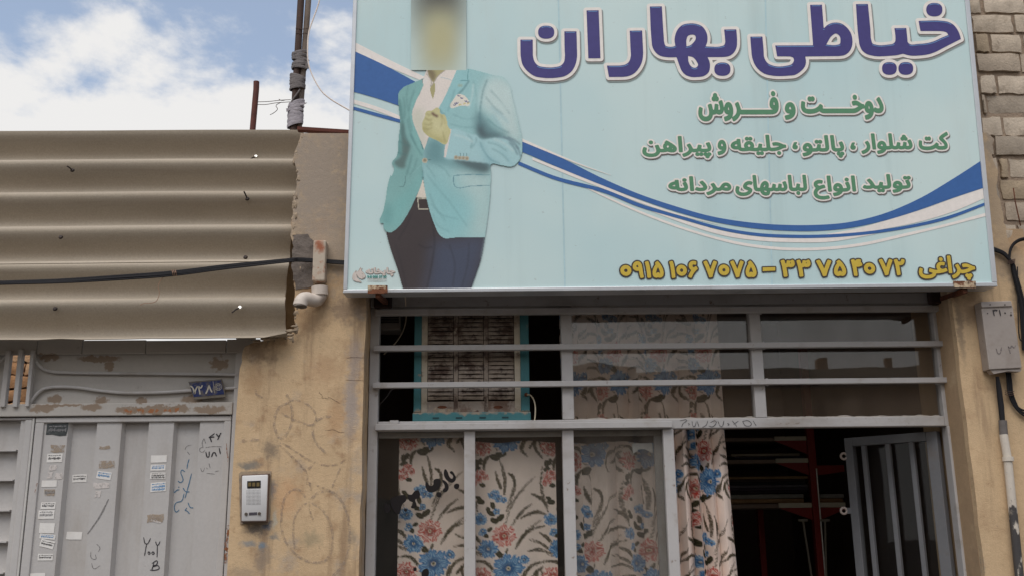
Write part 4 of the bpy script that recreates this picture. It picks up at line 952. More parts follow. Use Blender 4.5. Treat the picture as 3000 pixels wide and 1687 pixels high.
def blob(A, x, y, r, col, a=1.0):
    disc(A, x, y, r + TS, lambda dx, dy: (np.zeros(dx.shape + (3,)) + col, a * np.clip((r - np.hypot(dx, dy)) / TS + .5, 0, 1)))
def frond(A, pts, w, sd):
    rnd = random.Random(sd); c = cat_spline(pts, 14, closed=False); n = len(c); s = 0
    for i, (x, y) in enumerate(c):
        t = i / (n - 1); ww = w * (.35 + .65 * sin(pi * (.12 + .8 * t)))
        x2, y2 = c[min(i + 1, n - 1)]; x1_, y1_ = c[max(i - 1, 0)]; L = hypot(x2 - x1_, y2 - y1_) or 1; nx, ny = -(y2 - y1_) / L, (x2 - x1_) / L
        for k in range(4):
            e = (-1, -.35, .35, 1)[k] * rnd.uniform(.5, 1.35); blob(A, x + nx * ww * e, y + ny * ww * e, ww * rnd.uniform(.3, .55), LEAF if rnd.random() < .7 else LEAFD, .9)
def leaf(A, x, y, L, ang, sd=0):
    ca, sa = cos(ang), sin(ang)
    def fn(dx, dy):
        u = (dx * ca + dy * sa) / L; v = (-dx * sa + dy * ca) / L
        e = .30 * np.sqrt(np.clip(1 - (2 * u) ** 2, 0, 1)); m = np.clip((e - np.abs(v)) * L / TS + .5, 0, 1) * (np.abs(u) < .5)
        vein = np.clip(1 - np.abs(v) * L / 5, 0, 1); col = LEAFD * (1 - .35 * vein[..., None]) + L3((120, 112, 84)) * (.35 * vein[..., None])
        return col, m
    disc(A, x, y, L * .6, fn)
def make_tile():
    h, w = int(TH / TS), int(TW / TS); A = np.zeros((h, w, 3)) + L3((226, 206, 192))
    ox, oy = 1030, 170
    fr = [[(1300,960),(1360,800),(1460,670),(1585,545)], [(1310,850),(1360,720),(1392,620),(1370,540),(1330,510)], [(1295,700),(1300,600),(1290,500),(1258,390)], [(1268,650),(1240,580),(1215,490)], [(1112,512),(1112,430),(1130,380),(1172,345)], [(1360,980),(1440,880),(1540,798)],
          [(1690,890),(1600,868),(1520,888),(1440,922)], [(1690,860),(1650,740),(1630,600),(1652,448)], [(1692,810),(1620,740),(1540,710)], [(1390,1190),(1450,1090),(1540,1020),(1662,988)], [(1400,1170),(1480,1060),(1622,936)], [(1740,1170),(1680,1090),(1608,1048)], [(1740,1240),(1640,1150),(1518,1110)], [(1742,1246),(1620,1200),(1498,1214)],
          [(1470,1449),(1500,1370),(1600,1310),(1762,1288)], [(1040,1292),(1120,1300),(1180,1350),(1235,1449)], [(1470,230),(1452,300),(1510,375)], [(1575,225),(1592,310),(1652,382)], [(1622,225),(1650,300),(1702,355)], [(1320,1180),(1290,1240),(1220,1290)], [(1530,1449),(1570,1400),(1640,1340)]]
    for k, f in enumerate(fr): frond(A, [(x - ox, y - oy) for x, y in f], 11.5, k)
    for k, (x, y, L, a) in enumerate([(1045,430,70,1.5),(1060,478,60,.3),(1215,360,100,.15),(1285,335,80,-.5),(1240,330,60,-.3),(1715,410,70,-1.2),(1690,478,70,-.3),(1150,845,70,1.2),(1190,795,70,1.3),(1255,905,90,-.7),(1200,930,80,.4),(1080,770,80,0),(1120,1060,70,.6),(1160,1010,60,-.5),(1700,740,60,.5),(1240,1220,90,.8),(1095,620,60,0.1),(1180,870,70,.2)]): leaf(A, x - ox, y - oy, L, a, k)
    for (x, y, R, hue, sd, pt, op) in [(1215,690,42,BLU,1,5,0),(1180,705,40,BLU,2,5,0),(1240,735,44,BLU,3,5,0),(1290,748,34,BLU,4,5,0),(1080,520,44,RED,5,5,0),(1120,545,36,RED,6,5,0),(1045,545,34,RED,7,5,0),(1065,585,30,RED,8,5,0),(1700,560,36,RED,9,5,0),(1670,600,34,RED,10,5,0),(1735,510,32,RED,11,5,0),
          (1070,925,64,BLU,12,6,0),(1225,850,34,BLU,13,4,0),(1085,1048,30,BLU,14,4,0),(1720,930,56,BLU,15,6,0),(1740,1030,36,BLU,16,5,0),(1145,1180,92,BLU,17,6,0),(1290,1065,112,RED,18,7,1),(1325,1350,142,BLU,19,7,0),(1470,1285,48,BLU,20,3,0),(1085,1425,96,RED,21,7,1)]: flower(A, x - ox, y - oy, R, hue, sd, pt, bool(op))
    return A
TILE = make_tile()
ZPX = 640 / 1986 * MPP * .99                                            # metres of cloth per pattern pixel
M_cur = attr_mat('printed_curtain', .9, .1, .25, 600, .05)
def tile_at(u, v):
    """u right, v down, metres of cloth"""
    i = np.mod((v / ZPX / TS).astype(int), TILE.shape[0]); j = np.mod((u / ZPX / TS).astype(int), TILE.shape[1]); return TILE[i, j]
def cloth(name, label, x0, x1, z0, z1, y0, full=1.0, pleat=0.0, npl=6, ou=0.0, ov=0.0, seed=1, flare=0.0, sag=.004):
    """hanging printed cloth; full = metres of cloth per metre of width"""
    step = .0034; n = int((x1 - x0) * full / step) + 1; mrows = int((z1 - z0) / .0036) + 1
    t = np.linspace(0, 1, n)[None, :]; s = np.linspace(0, 1, mrows)[:, None]
    ph = 2 * pi * npl * (t + .025 * np.sin(5.1 * t * 2 * pi / 1.7 + seed) + .01 * np.sin(3 * s + seed)) + seed
    sw = np.where(np.sin(ph) > 0, np.abs(np.sin(ph)) ** .75, -np.abs(np.sin(ph)) ** .75)
    amp = pleat * (.75 + .35 * np.sin(2.3 * t * pi + seed)) * (.85 + .3 * s)
    X_ = x0 + (x1 - x0) * (t + .42 / max(npl, 1) / (2 * pi) * np.sin(2 * ph) * (1 if pleat > 0 else 0)) + flare * s * t
    Y_ = y0 + amp * sw + .003 * np.sin(6 * t + 3 * s + seed); Z_ = z1 - (z1 - z0) * s + sag * np.sin(9 * t + seed) * (1 - s) + 0 * t
    V = np.stack([X_ + 0 * s, Y_ + 0 * s, Z_], -1)
    U = (t * (x1 - x0) * full + ou) + 0 * s; Vv = s * (z1 - z0) + ov + 0 * t
    C = tile_at(U, Vv).reshape(-1, 3); org = Vector(((x0 + x1) / 2, y0, z0))
    verts = (V - np.array(org)).reshape(-1, 3)
    idx = np.arange(n * mrows).reshape(mrows, n); fc = np.stack([idx[:-1, :-1], idx[:-1, 1:], idx[1:, 1:], idx[1:, :-1]], -1).reshape(-1, 4)
    me = bpy.data.meshes.new(name); me.from_pydata(verts.tolist(), [], fc.tolist()); me.materials.append(M_cur)
    at = me.attributes.new('print', 'FLOAT_COLOR', 'POINT'); at.data.foreach_set('color', np.concatenate([C, np.ones((len(C), 1))], 1).astype(np.float32).ravel())
    me.polygons.foreach_set('use_smooth', [True] * len(me.polygons)); me.update()
    o = bpy.data.objects.new(name, me); COL.objects.link(o); o.location = org; LOC[o.name] = org
    o['label'] = label; o['category'] = 'curtain'; o['group'] = 'flowered curtains'; return o
yc = YF + .075
def cxz(px, py, y): p = P(px, py, y); return p.x, p.z
x0_, z1_ = cxz(*Z4((316, 172))[0], yc); x1_, _ = cxz(*Z4((960, 600))[0], yc); xr_, _ = cxz(*Z4((332, 700))[0], yc)
cloth('flowered_curtain', 'flat flowered curtain with black torn lettering before it, leftmost lower window', xr_, x1_, .75, z1_, yc, ou=(332-1000) * ZPX + 640 * ZPX, ov=(172-170+45) * ZPX, seed=1)
x0_, z1_ = cxz(*Z4((1010, 230))[0], yc + .01); x1_, _ = cxz(*Z4((1768, 700))[0], yc + .01)
cloth('flowered_curtain', 'flat flowered curtain hanging in the middle of the three lower panes', x0_, x1_, .75, z1_, yc + .01, ou=(1010-1030) * ZPX, ov=(230-170) * ZPX, seed=2)
x0_, z1_ = cxz(*Z5((110, 236))[0], yc + .03); x1_, _ = cxz(*Z5((892, 700))[0], yc + .03)
cloth('flowered_curtain', 'pleated flowered curtain behind dusty glass with painted haze beside the door mullion', x0_, x1_, .75, z1_, yc + .03, 1.25, .019, 3.4, ou=.02, ov=.44, seed=3)
x0_, z1_ = cxz(*Z5((1000, 100))[0], .26); x1_, _ = cxz(*Z5((1568, 700))[0], .26)
cloth('flowered_curtain', 'bunched pleated flowered curtain drawn aside in the open doorway', x0_, x1_ - .012, .6, P(2000, 1236, .26).z, .265, 1.85, .034, 4.6, ou=.13, ov=.26, seed=5, flare=.05)
x0_, z1_ = cxz(1640, 885, .27); x1_, _ = cxz(*zm([(1085, 600)], 1600, 820, 1220/2576)[0], .27)
cloth('flowered_curtain', 'pleated flowered curtain behind the barred transom window above the door', x0_, x1_, z_tr1 - .02, z1_ + .02, .275, 1.5, .024, 6.5, ou=.05, ov=.14, seed=4)
MB().tube([Vector((x0_ - .05, .27, z1_ + .025)), Vector((X1, .27, z1_ + .025))], .008, 8).build('curtain_rod', M_dark, smooth=True, label='dark curtain rod at the top of the transom window', cat='curtain rod')
zr = P(*Z4((900, 168))[0], yc).z
MB().tube([Vector((xLb - .02, yc - .004, zr + .006)), Vector((xm[2][0], yc + .02, zr + .006))], .004, 8).build('curtain_wire', M_dark, smooth=True, label='thin curtain rail above the flat flowered curtains', cat='curtain rail')

# ================================================================ open door leaf
hx, fx = P(2752, 1300, .19), P(2480, 1310, .47)
dv = Vector((fx.x - hx.x, .28, 0)); dl = dv.length; dt = dv / dl; dn = Vector((-dt.y, dt.x, 0)) * -1
zdt = P(2746, 1262, .19).z
door = thing('shop_door', 'grey metal shop door with glazed bars, standing open into the dark shop', 'door', Vector((hx.x, .19, .02)))
M_dr = pmat('door_grey_paint', (108, 108, 110), .5, var=.06, vs=4, spec=.4, dirts=(((110, 100, 92), 8, .58, .75, .5),))
ZU = Vector((0, 0, 1)); O = Vector((hx.x, .19, 0))
def dbar(u0, u1, z0, z1, d=.032, off=0, nm='door_bar', mt=None, bev=.002): return MB().obox(O + dt * ((u0 + u1) / 2) + dn * off + ZU * ((z0 + z1) / 2), dt, dn, ZU, ((u1 - u0) / 2, d / 2, (z1 - z0) / 2)).build(nm, mt or M_dr, door, bevel=bev)
dbar(0, .042, .03, zdt, nm='stile'); dbar(dl - .034, dl, .03, zdt, nm='stile'); dbar(.0425, dl - .0345, zdt - .034, zdt, nm='top_rail'); dbar(.0425, dl - .0345, .03, .5, nm='bottom_panel', d=.02)
for px in (2535, 2605, 2675):
    # bar nearest to the pixel at door height
    best = min(np.linspace(.06, dl - .05, 60), key=lambda u: abs(proj(O + dt * u + ZU * 1.8)[0] - (px + 12)))
    dbar(best - .009, best + .009, .501, zdt - .0345, .018, -.012)
dbar(.0425, dl - .0345, .501, zdt - .035, .004, .006, 'glass_pane', glass_mat('door_glass', .02, ior=1.25), 0)
for py in (1335, 1495):
    c = P(2472, py, .46); 
    pts_ = [c + Vector((.012 * cos(q), 0, .012 * sin(q))) for q in np.linspace(0, 2 * pi, 15)]
    MB().tube(pts_, .0046, 8).build('latch_ring', pmat('pale_ring', (176, 160, 150), .6), door, smooth=True)
    MB().box((c.x + .010, c.y - .004, c.z - .012), (c.x + .03, c.y + .006, c.z + .012)).build('ring_plate', M_dr, door, bevel=.002)

# ================================================================ shelves inside
YSH = 1.25
M_dull = pmat('dull_strip', (128, 120, 106), .6)
M_red = pmat('red_enamel', (124, 38, 32), .45, var=.1, vs=10); M_wsh = pmat('white_shelf_edge', (180, 172, 152), .5); M_sh = pmat('shelf_board', (120, 104, 92), .7)
shf = thing('shelf_unit', 'red metal shelf unit with white-edged shelves inside the dark shop', 'shelf', Vector((P(2390, 1500, YSH).x, YSH, 0.012)))
pq = P(2386, 1450, YSH); MB().box((pq.x - .018, YSH - .02, .012), (pq.x + .018, YSH + .02, 2.5)).build('upright', M_red, shf, bevel=.003)
MB().tube([Vector((pq.x + .012, YSH - .025, .012)), Vector((pq.x + .012, YSH - .025, P(2386, 1372, YSH).z))], .004, 8).build('rod', M_wash, shf, smooth=True)
pq2 = P(2232, 1560, YSH + .5); MB().box((pq2.x - .015, YSH + .5, .012), (pq2.x + .015, YSH + .53, P(2232, 1488, YSH + .5).z)).build('upright', M_red, shf)
for a, b, c, d, e in [(556, 898, 92, 128, 265), (572, 915, 305, 344, 470), (600, 1250, 738, 776, 905)]:
    q0, q1 = P(*ZX((a, c))[0], YSH), P(*ZX((b, d))[0], YSH)
    MB().box((q0.x, YSH - .004, q1.z), (q1.x, YSH + .008, q0.z)).build('shelf_edge', M_wsh, shf, bevel=.001)
    MB().box((q0.x - .5, YSH + .009, q1.z), (q1.x, YSH + .6, q0.z - .004)).build('shelf_board', M_sh, shf)
    zz = P(*ZX((a, e))[0], YSH).z
    MB().prism([Vector((q0.x, YSH, q1.z - .001)), Vector((pq.x - .019, YSH, q1.z - .001)), Vector((pq.x - .019, YSH, zz))], (0, .004, 0)).build('bracket', M_red, shf)
    if b > 1000: MB().prism([Vector((pq.x + .019, YSH, q1.z - .001)), Vector((q1.x, YSH, q1.z - .001)), Vector((q1.x, YSH, q1.z - .01)), Vector((pq.x + .019, YSH, zz))], (0, .004, 0)).build('bracket', M_red, shf)
q = P(*ZX((960, 372))[0], YSH); q2 = P(*ZX((1235, 365))[0], YSH); q3 = P(*ZX((975, 470))[0], YSH)
MB().prism([Vector((pq.x + .019, YSH, q.z)), Vector((q2.x, YSH, q.z)), Vector((q2.x, YSH, q.z - .03)), Vector((pq.x + .019, YSH, q3.z))], (0, .004, 0)).build('bracket', M_red, shf)
for (x, y0, y1, xx) in [(836, 905, 1449, 920), (1050, 905, 1449, 1062)]:
    a_, b_ = P(*ZX((x, y0))[0], YSH - .03), P(*ZX((xx, y1))[0], YSH - .03)
    MB().beam(a_, b_, .008, .006).build('hanger_strip', M_dull, shf); MB().box((a_.x - .022, YSH - .034, a_.z - .005), (a_.x + .022, YSH - .026, a_.z + .006)).build('hanger_plate', M_dull, shf)
# folded cloth on the shelves
fold_cols = [(150, 142, 130), (60, 52, 56), (46, 48, 62), (176, 168, 158), (148, 116, 84), (70, 44, 40), (110, 104, 100)]
def stack(x0, x1, py0, py1, cols, lab):
    zb0 = P(*ZX((800, py0))[0], YSH).z; zt0 = P(*ZX((800, py1))[0], YSH).z; t = thing('folded_cloth_pile', lab, 'cloth', Vector(((x0 + x1) / 2, YSH + .2, zb0))); n = len(cols)
    for k, c in enumerate(cols):
        z0_, z1_ = zb0 + (zt0 - zb0) * k / n, zb0 + (zt0 - zb0) * (k + 1) / n; j = random.uniform(-.012, .012)
        MB().box((x0 + j, YSH + .02 + abs(j), z0_ + .0005), (x1 + j, YSH + .4, z1_ - .0005)).build('folded_cloth', pmat('cloth_%d' % len(bpy.data.materials), c, .95, var=.2, vs=20), t, bevel=min(.006, (z1_ - z0_) * .3), smooth=True)
xs0_, xs1_ = P(*ZX((600, 700))[0], YSH).x, P(*ZX((935, 700))[0], YSH).x
stack(xs0_ - .3, xs0_ + (xs1_ - xs0_) * .75, 736, 645, [(148, 116, 84), (130, 128, 120)], 'pale and tan folded cloth on the lowest white-edged shelf')
stack(xs0_ - .25, xs1_ - .01, 640, 470, [(46, 40, 42), (58, 50, 60), (80, 76, 82), (40, 36, 40), (52, 40, 38), (120, 96, 66)], 'tall pile of dark folded cloth between the lower two shelves')
stack(xs0_ - .2, xs1_ - .03, 303, 248, [(60, 58, 68), (140, 128, 110)], 'thin pile of folded cloth on the middle shelf')
xq0, xq1 = pq.x + .03, P(*ZX((1245, 700))[0], YSH).x
stack(xq0, xq1, 736, 650, [(146, 112, 80), (140, 136, 130)], 'tan and pale folded cloth right of the red upright')
# pale cupboard and papers deep in the shop on the right
MB().box((P(2395, 1330, 2.6).x, 2.6, 1.2), (P(2480, 1330, 2.6).x + .7, 3.15, 2.6)).build('wall_cupboard', pmat('cupboard', (136, 124, 116), .7), label='dim grey cupboard on the back wall behind the open door', cat='cupboard', bevel=.006)

# ================================================================ meter box, conduit and cables on the right
jb = thing('junction_box', 'battered grey metal junction box numbered 310 on the stucco pier', 'junction box', P(*Z8((340, 560))[0], -.02))
M_jb = pmat('dull_grey_box', (160, 150, 142), .5, .25, var=.07, vs=10, fine=.03, dirts=(((124, 110, 100), 9, .52, .75, .5), ((92, 80, 72), 40, .66, .76, .5)))
YJ = -.052
MB().prism([P(a, b, YJ) for a, b in Z8((256,293),(392,286),(432,553),(291,560))], (0, .05, 0)).build('case', M_jb, jb, bevel=.003)
MB().prism([P(a, b, YJ - .006) for a, b in Z8((255,268),(386,264),(391,288),(259,294))], (0, .054, 0)).build('cap', M_jb, jb, bevel=.003)
M_ink = paint_mat('box_stencil', (48, 44, 46), .7, .95, 240, .2, .5); M_ink2 = paint_mat('box_stencil_faded', (96, 88, 88), .7, .7, 200, .3, .6)
for s in [[(945,1025),(965,1108)], [(945,1026),(962,1042),(975,1024),(990,1040),(1002,1022)], [(1030,1022),(1050,1108)]]: stroke(ZQ(*s), .0042, YJ - .0012, 4).build('stencil_digit', M_ink, jb, fix=False)
for x, y, r in ((1108, 1068, .0032), (1186, 1095, .0038), (1186, 1062, .0018), (875, 1072, .0022)):
    c = P(*ZQ((x, y))[0], YJ - .0012); MB().add([c + Vector((r*cos(q), 0, r*sin(q))) for q in np.linspace(0, 2*pi, 11)[:-1]], [tuple(range(10))]).build('stencil_dot', M_ink, jb, fix=False)
for s in [[(320,468),(332,492),(344,464)], [(372,460),(382,492)], [(372,460),(380,468),(388,458),(396,466),(404,456)]]: stroke(Z8(*s), .0045, YJ - .0012, 4).build('stencil_digit', M_ink2, jb, fix=False)
for x, y in ((910, 958), (1105, 958)): 
    c = P(*ZQ((x, y))[0], YJ - .007); MB().tube([c + Vector((0, .002, 0)), c - Vector((0, .001, 0))], .0022, 8).build('rivet', M_dark, jb)
MB().prism([P(a, b, YJ + .006) for a, b in Z8((296,562),(430,556),(425,568),(372,566),(310,578))], (0, .03, 0)).build('bottom_flange', M_jb, jb)
cn = thing('conduit', 'peeling white and black pipe running down the pier below the junction box', 'pipe', Vector((P(2960, 1500, -.02).x, -.02, 0)))
M_peel = pmat('peeling_white_pipe', (198, 188, 174), .6, var=.08, vs=12, dirts=(((52, 50, 52), 7, .47, .51, .95, (1, 1, .5)), ((128, 120, 110), 22, .58, .66, .8), ((120, 146, 168), 13, .62, .68, .6)))
M_pw2 = pmat('white_pipe', (202, 192, 178), .55, var=.06, vs=12, dirts=(((110, 102, 94), 16, .64, .72, .7),))
k0, k1, k2 = P(*Z8((352, 838))[0], -.02), P(*Z8((370, 945))[0], -.02), P(*Z8((425, 1449))[0], -.02); RC = .0142
xv = (k0.x + k2.x) / 2
MB().tube([k0, k1], RC, 16).build('upper_pipe', M_pw2, cn, smooth=True)
MB().tube([k1, Vector((k2.x - .004, -.02, k2.z)), Vector((k2.x + .02, -.02, 0))], RC * 1.02, 16).build('lower_pipe', M_peel, cn, smooth=True)
MB().tube([P(*Z8((370, 934))[0], -.02), P(*Z8((372, 953))[0], -.02)], RC * 1.32, 16).build('coupling', M_pw2, cn, smooth=True)
MB().tube([P(*Z8((348, 778))[0], -.02), P(*Z8((353, 842))[0], -.02)], RC * .98, 16).build('grey_sleeve', pmat('grey_sleeve', (104, 98, 94), .8, var=.2, vs=30), cn, smooth=True)
MB().tube([P(*Z8((325, 590))[0], -.03), P(*Z8((332, 640))[0], -.02), P(*Z8((342, 720))[0], -.018), P(*Z8((347, 782))[0], -.02)], [.006, .009, .010, .009], 10).build('black_sleeve', M_cab, cn, smooth=True)
cr = thing('wall_cables', 'thick black cables tied together beside the junction box', 'cable', P(*ZQ((1250, 700))[0], -.01))
for k in range(4):
    o = k * 9
    MB().tube(sm3([P(a, b, -.012 - .004 * (k % 2)) for a, b in ZQ((900, 200 + o), (985, 225 + o), (1080, 265 + o), (1150, 330 + o), (1190 + o, 420), (1215 + o*1.5, 560), (1265 + o*1.8, 760), (1310 + o*2, 960), (1330 + o*2.5, 1200), (1345 + o*2.5, 1449), (1350 + o*2.5, 1560))], 4), .0048, 7).build('cable', M_cab, cr, smooth=True)
for k in range(2): MB().tube(sm3([P(a, b, -.016 + .004 * k) for a, b in ZQ((1165, 340), (1175, 240 + 12*k), (1215, 160 + 14*k), (1290, 105 + 16*k), (1380, 85 + 16*k), (1500, 95))], 4), .0046, 7).build('cable', M_cab, cr, smooth=True)
m = MB()
for k in range(4): m.tube([P(*ZQ((1140, 385 + 14 * k))[0], -.022), P(*ZQ((1190, 375 + 15 * k))[0], -.028), P(*ZQ((1240, 362 + 14 * k))[0], -.022)], .0016, 5)
m.build('tie_wire', M_pole, cr)
for k in range(3): MB().tube(sm3([P(a, b, -.014) for a, b in Z8((364 + 7*k, 560), (370 + 8*k, 620), (374 + 8*k, 660), (392 + 7*k, 705), (420, 742 - 8*k), (460, 765 - 12*k), (520, 770 - 12*k))], 4), .0036, 7).build('cable', M_cab, cr, smooth=True)
m = MB()
for k in range(3): m.tube([P(*Z8((358, 650 + 8 * k))[0], -.018), P(*Z8((378, 655 + 8 * k))[0], -.026), P(*Z8((398, 652 + 8 * k))[0], -.018)], .0014, 5)
m.build('tie_wire', M_pole, cr)
MB().tube(sm3([P(a, b, -.014) for a, b in Z8((412, 120), (414, 300), (420, 420), (440, 440))], 4), .002, 6).build('cable', M_cab, cr, smooth=True)
# ================================================================ the shop sign
SL = radians(2.8); YSG = -.11
N_ = Vector((0, -cos(SL), -sin(SL))); S0 = P(1010, 855, YSG)              # plane leans towards the street at the top
US = Vector((1, 0, 0)); VS = US.cross(N_) * -1
if VS.z < 0: VS = -VS
def SP(px, py, h=0.0):
    o = S0 + N_ * h; d = ray(px, py); return CAM + d * ((o - CAM).dot(N_) / d.dot(N_))
def uv(px, py): q = SP(px, py) - S0; return q.dot(US), q.dot(VS)
def UVW(u, v, h): return S0 + US * u + VS * v + N_ * h
def sdf(loops, res, maxd):
    """signed distance grid (positive inside, non-zero winding) of closed uv loops"""
    A = [np.asarray(l, float) for l in loops]; allp = np.concatenate(A); lo = allp.min(0) - maxd - 3 * res; hi = allp.max(0) + maxd + 3 * res
    W_, H_ = int((hi[0]-lo[0])/res) + 2, int((hi[1]-lo[1])/res) + 2
    acc = np.zeros((H_, W_ + 1)); D = np.full((H_, W_), maxd * 1.5)
    for l in A:
        n = len(l)
        for i in range(n):
            a, b = l[i], l[(i+1) % n]
            if a[1] != b[1]:
                s = 1 if b[1] > a[1] else -1; y0, y1 = sorted((a[1], b[1]))
                r0 = int(math.ceil((y0-lo[1])/res - 1e-9)); r1 = int(math.ceil((y1-lo[1])/res - 1e-9))
                if r1 > r0:
                    rr = np.arange(r0, r1); x = a[0] + (lo[1]+rr*res-a[1])*(b[0]-a[0])/(b[1]-a[1])
                    np.add.at(acc, (rr, np.clip(np.ceil((x-lo[0])/res).astype(int), 0, W_)), s)
            x0 = max(int((min(a[0], b[0])-maxd-lo[0])/res), 0); x1 = min(int((max(a[0], b[0])+maxd-lo[0])/res)+2, W_)
            y0 = max(int((min(a[1], b[1])-maxd-lo[1])/res), 0); y1 = min(int((max(a[1], b[1])+maxd-lo[1])/res)+2, H_)
            gx = lo[0]+np.arange(x0, x1)*res; gy = lo[1]+np.arange(y0, y1)*res
            d = b - a; L2 = d @ d
            if L2 < 1e-14: continue
            t = np.clip(((gx[None]-a[0])*d[0]+(gy[:, None]-a[1])*d[1])/L2, 0, 1)
            q = np.hypot(gx[None]-a[0]-t*d[0], gy[:, None]-a[1]-t*d[1]); np.minimum(D[y0:y1, x0:x1], q, out=D[y0:y1, x0:x1])
    ins = np.cumsum(acc, 1)[:, :W_] != 0
    return np.where(ins, D, -D), lo, res
def contour(S, level):
    """marching squares -> closed loops in uv"""
    G, lo, res = S; G = G - level; H_, W_ = G.shape; b = G > 0; seg = {}
    code = b[:-1, :-1] * 1 + b[:-1, 1:] * 2 + b[1:, 1:] * 4 + b[1:, :-1] * 8
    T = {1: [(3, 0)], 2: [(0, 1)], 3: [(3, 1)], 4: [(1, 2)], 5: [(3, 0), (1, 2)], 6: [(0, 2)], 7: [(3, 2)], 8: [(2, 3)], 9: [(2, 0)], 10: [(0, 1), (2, 3)], 11: [(2, 1)], 12: [(1, 3)], 13: [(1, 0)], 14: [(0, 3)]}
    for i, j in zip(*np.nonzero((code > 0) & (code < 15))):
        ed = ((0, i, j), (1, i, j+1), (0, i+1, j), (1, i, j))
        for a, c in T[int(code[i, j])]: seg.setdefault(ed[a], []).append(ed[c])
    def pt(e):
        k, i, j = e; i2, j2 = (i, j+1) if k == 0 else (i+1, j); g0, g1 = G[i, j], G[i2, j2]; t = g0/(g0-g1)
        return lo[0]+(j+(j2-j)*t)*res, lo[1]+(i+(i2-i)*t)*res
    loops = []
    while seg:
        s = next(iter(seg)); e = s; l = []
        while e in seg:
            nx = seg[e].pop()
            if not seg[e]: del seg[e]
            l.append(pt(e)); e = nx
            if e == s: break
        if len(l) > 5: loops.append(simplify(l, res * .12))
    return [l for l in loops if len(l) > 3]
def simplify(l, tol):
    out = [l[0]]; i = 0; n = len(l)
    while i < n - 1:
        j = i + 2
        while j < n and j - i < 14:
            a, b = l[i], l[j]; L = hypot(b[0]-a[0], b[1]-a[1]) or 1e-9
            if max(abs((b[0]-a[0])*(a[1]-p[1])-(a[0]-p[0])*(b[1]-a[1]))/L for p in l[i+1:j]) > tol: break
            j += 1
        i = j - 1; out.append(l[i])
    return out
def sheet_uv(name, loops, h, mat, parent):
    return MB().flat([[UVW(u, v, h) for u, v in l] for l in loops]).build(name, mat, parent, fix=False)
# ---- Persian lettering: joined letter forms laid out right to left
FORMS = {'ا': (0xFE8D, 2), 'ب': (0xFE8F, 4), 'پ': (0xFB56, 4), 'ت': (0xFE95, 4), 'ج': (0xFE9D, 4), 'چ': (0xFB7A, 4), 'خ': (0xFEA5, 4), 'د': (0xFEA9, 2), 'ر': (0xFEAD, 2), 'س': (0xFEB1, 4), 'ش': (0xFEB5, 4),
         'ع': (0xFEC9, 4), 'غ': (0xFECD, 4), 'ف': (0xFED1, 4), 'ق': (0xFED5, 4), 'ک': (0xFB8E, 4), 'ل': (0xFEDD, 4), 'م': (0xFEE1, 4), 'ن': (0xFEE5, 4), 'و': (0xFEED, 2), 'ه': (0xFEE9, 4), 'ی': (0xFBFC, 4)}
def shape(w):
    out = []
    for i, c in enumerate(w):
        if c not in FORMS: out.append(c); continue
        base, n = FORMS[c]; p = w[i-1] if i else ''; q = w[i+1] if i+1 < len(w) else ''
        jp = p == '\u0640' or (p in FORMS and FORMS[p][1] == 4); jn = n == 4 and (q in FORMS or q == '\u0640')
        out.append(chr(base + (3 if jp and jn else 2 if jn else 1 if jp else 0)))
    return ''.join(reversed(out))
def glyph_loops(text):
    c = bpy.data.curves.new('t', 'FONT'); c.body = text; o = bpy.data.objects.new('t', c); COL.objects.link(o)
    dg = bpy.context.evaluated_depsgraph_get(); cu = o.evaluated_get(dg).to_curve(dg); loops = []
    for s in cu.splines:
        if s.type == 'BEZIER':
            l = []; n = len(s.bezier_points)
            for i in range(n):
                a, b = s.bezier_points[i], s.bezier_points[(i+1) % n]
                for t in np.linspace(0, 1, 6)[:-1]:
                    p = a.co*(1-t)**3 + a.handle_right*3*t*(1-t)**2 + b.handle_left*3*t*t*(1-t) + b.co*t**3; l.append((p.x, p.y))
        else: l = [(p.co.x, p.co.y) for p in s.points]
        if len(l) > 2: loops.append(l)
    o.to_mesh_clear(); bpy.data.objects.remove(o); bpy.data.curves.remove(c); return loops
def ring(cx, cy, r, n=28, rev=False):
    a = np.linspace(0, 2*pi, n, endpoint=False); a = a[::-1] if rev else a; return [(cx+r*cos(q), cy+r*sin(q)) for q in a]
def word(text, box, bold, digits=False):
    """outline of a word fitted into a pixel box (x0,y0,x1,y1), grown by bold metres"""
    x0, y0, x1, y1 = box; u0, _ = uv(x0, (y0+y1)/2); u1, _ = uv(x1, (y0+y1)/2); xm_ = (x0+x1)/2; _, v1 = uv(xm_, y0); _, v0 = uv(xm_, y1)
    if digits:
        L = []; pen = 0.0
        for ch in text:
            if ch == '۰': g = [ring(.2, .30, .205), ring(.2, .30, .125, rev=True)]; w_ = .40
            else:
                g = glyph_loops(ch); xs = [p[0] for l in g for p in l]; mn = min(xs); g = [[(p[0]-mn, p[1]) for p in l] for l in g]; w_ = max(xs) - mn
            L += [[(p[0]+pen, p[1]) for p in l] for l in g]; pen += w_ + .16
    else: L = glyph_loops(shape(text))
    ap = np.concatenate([np.asarray(l) for l in L]); lo, hi = ap.min(0), ap.max(0); d = bold * .95
    f = lambda p: (u0+d+(p[0]-lo[0])/(hi[0]-lo[0])*(u1-u0-2*d), v0+d+(p[1]-lo[1])/(hi[1]-lo[1])*(v1-v0-2*d))
    return [[f(p) for p in l] for l in L]

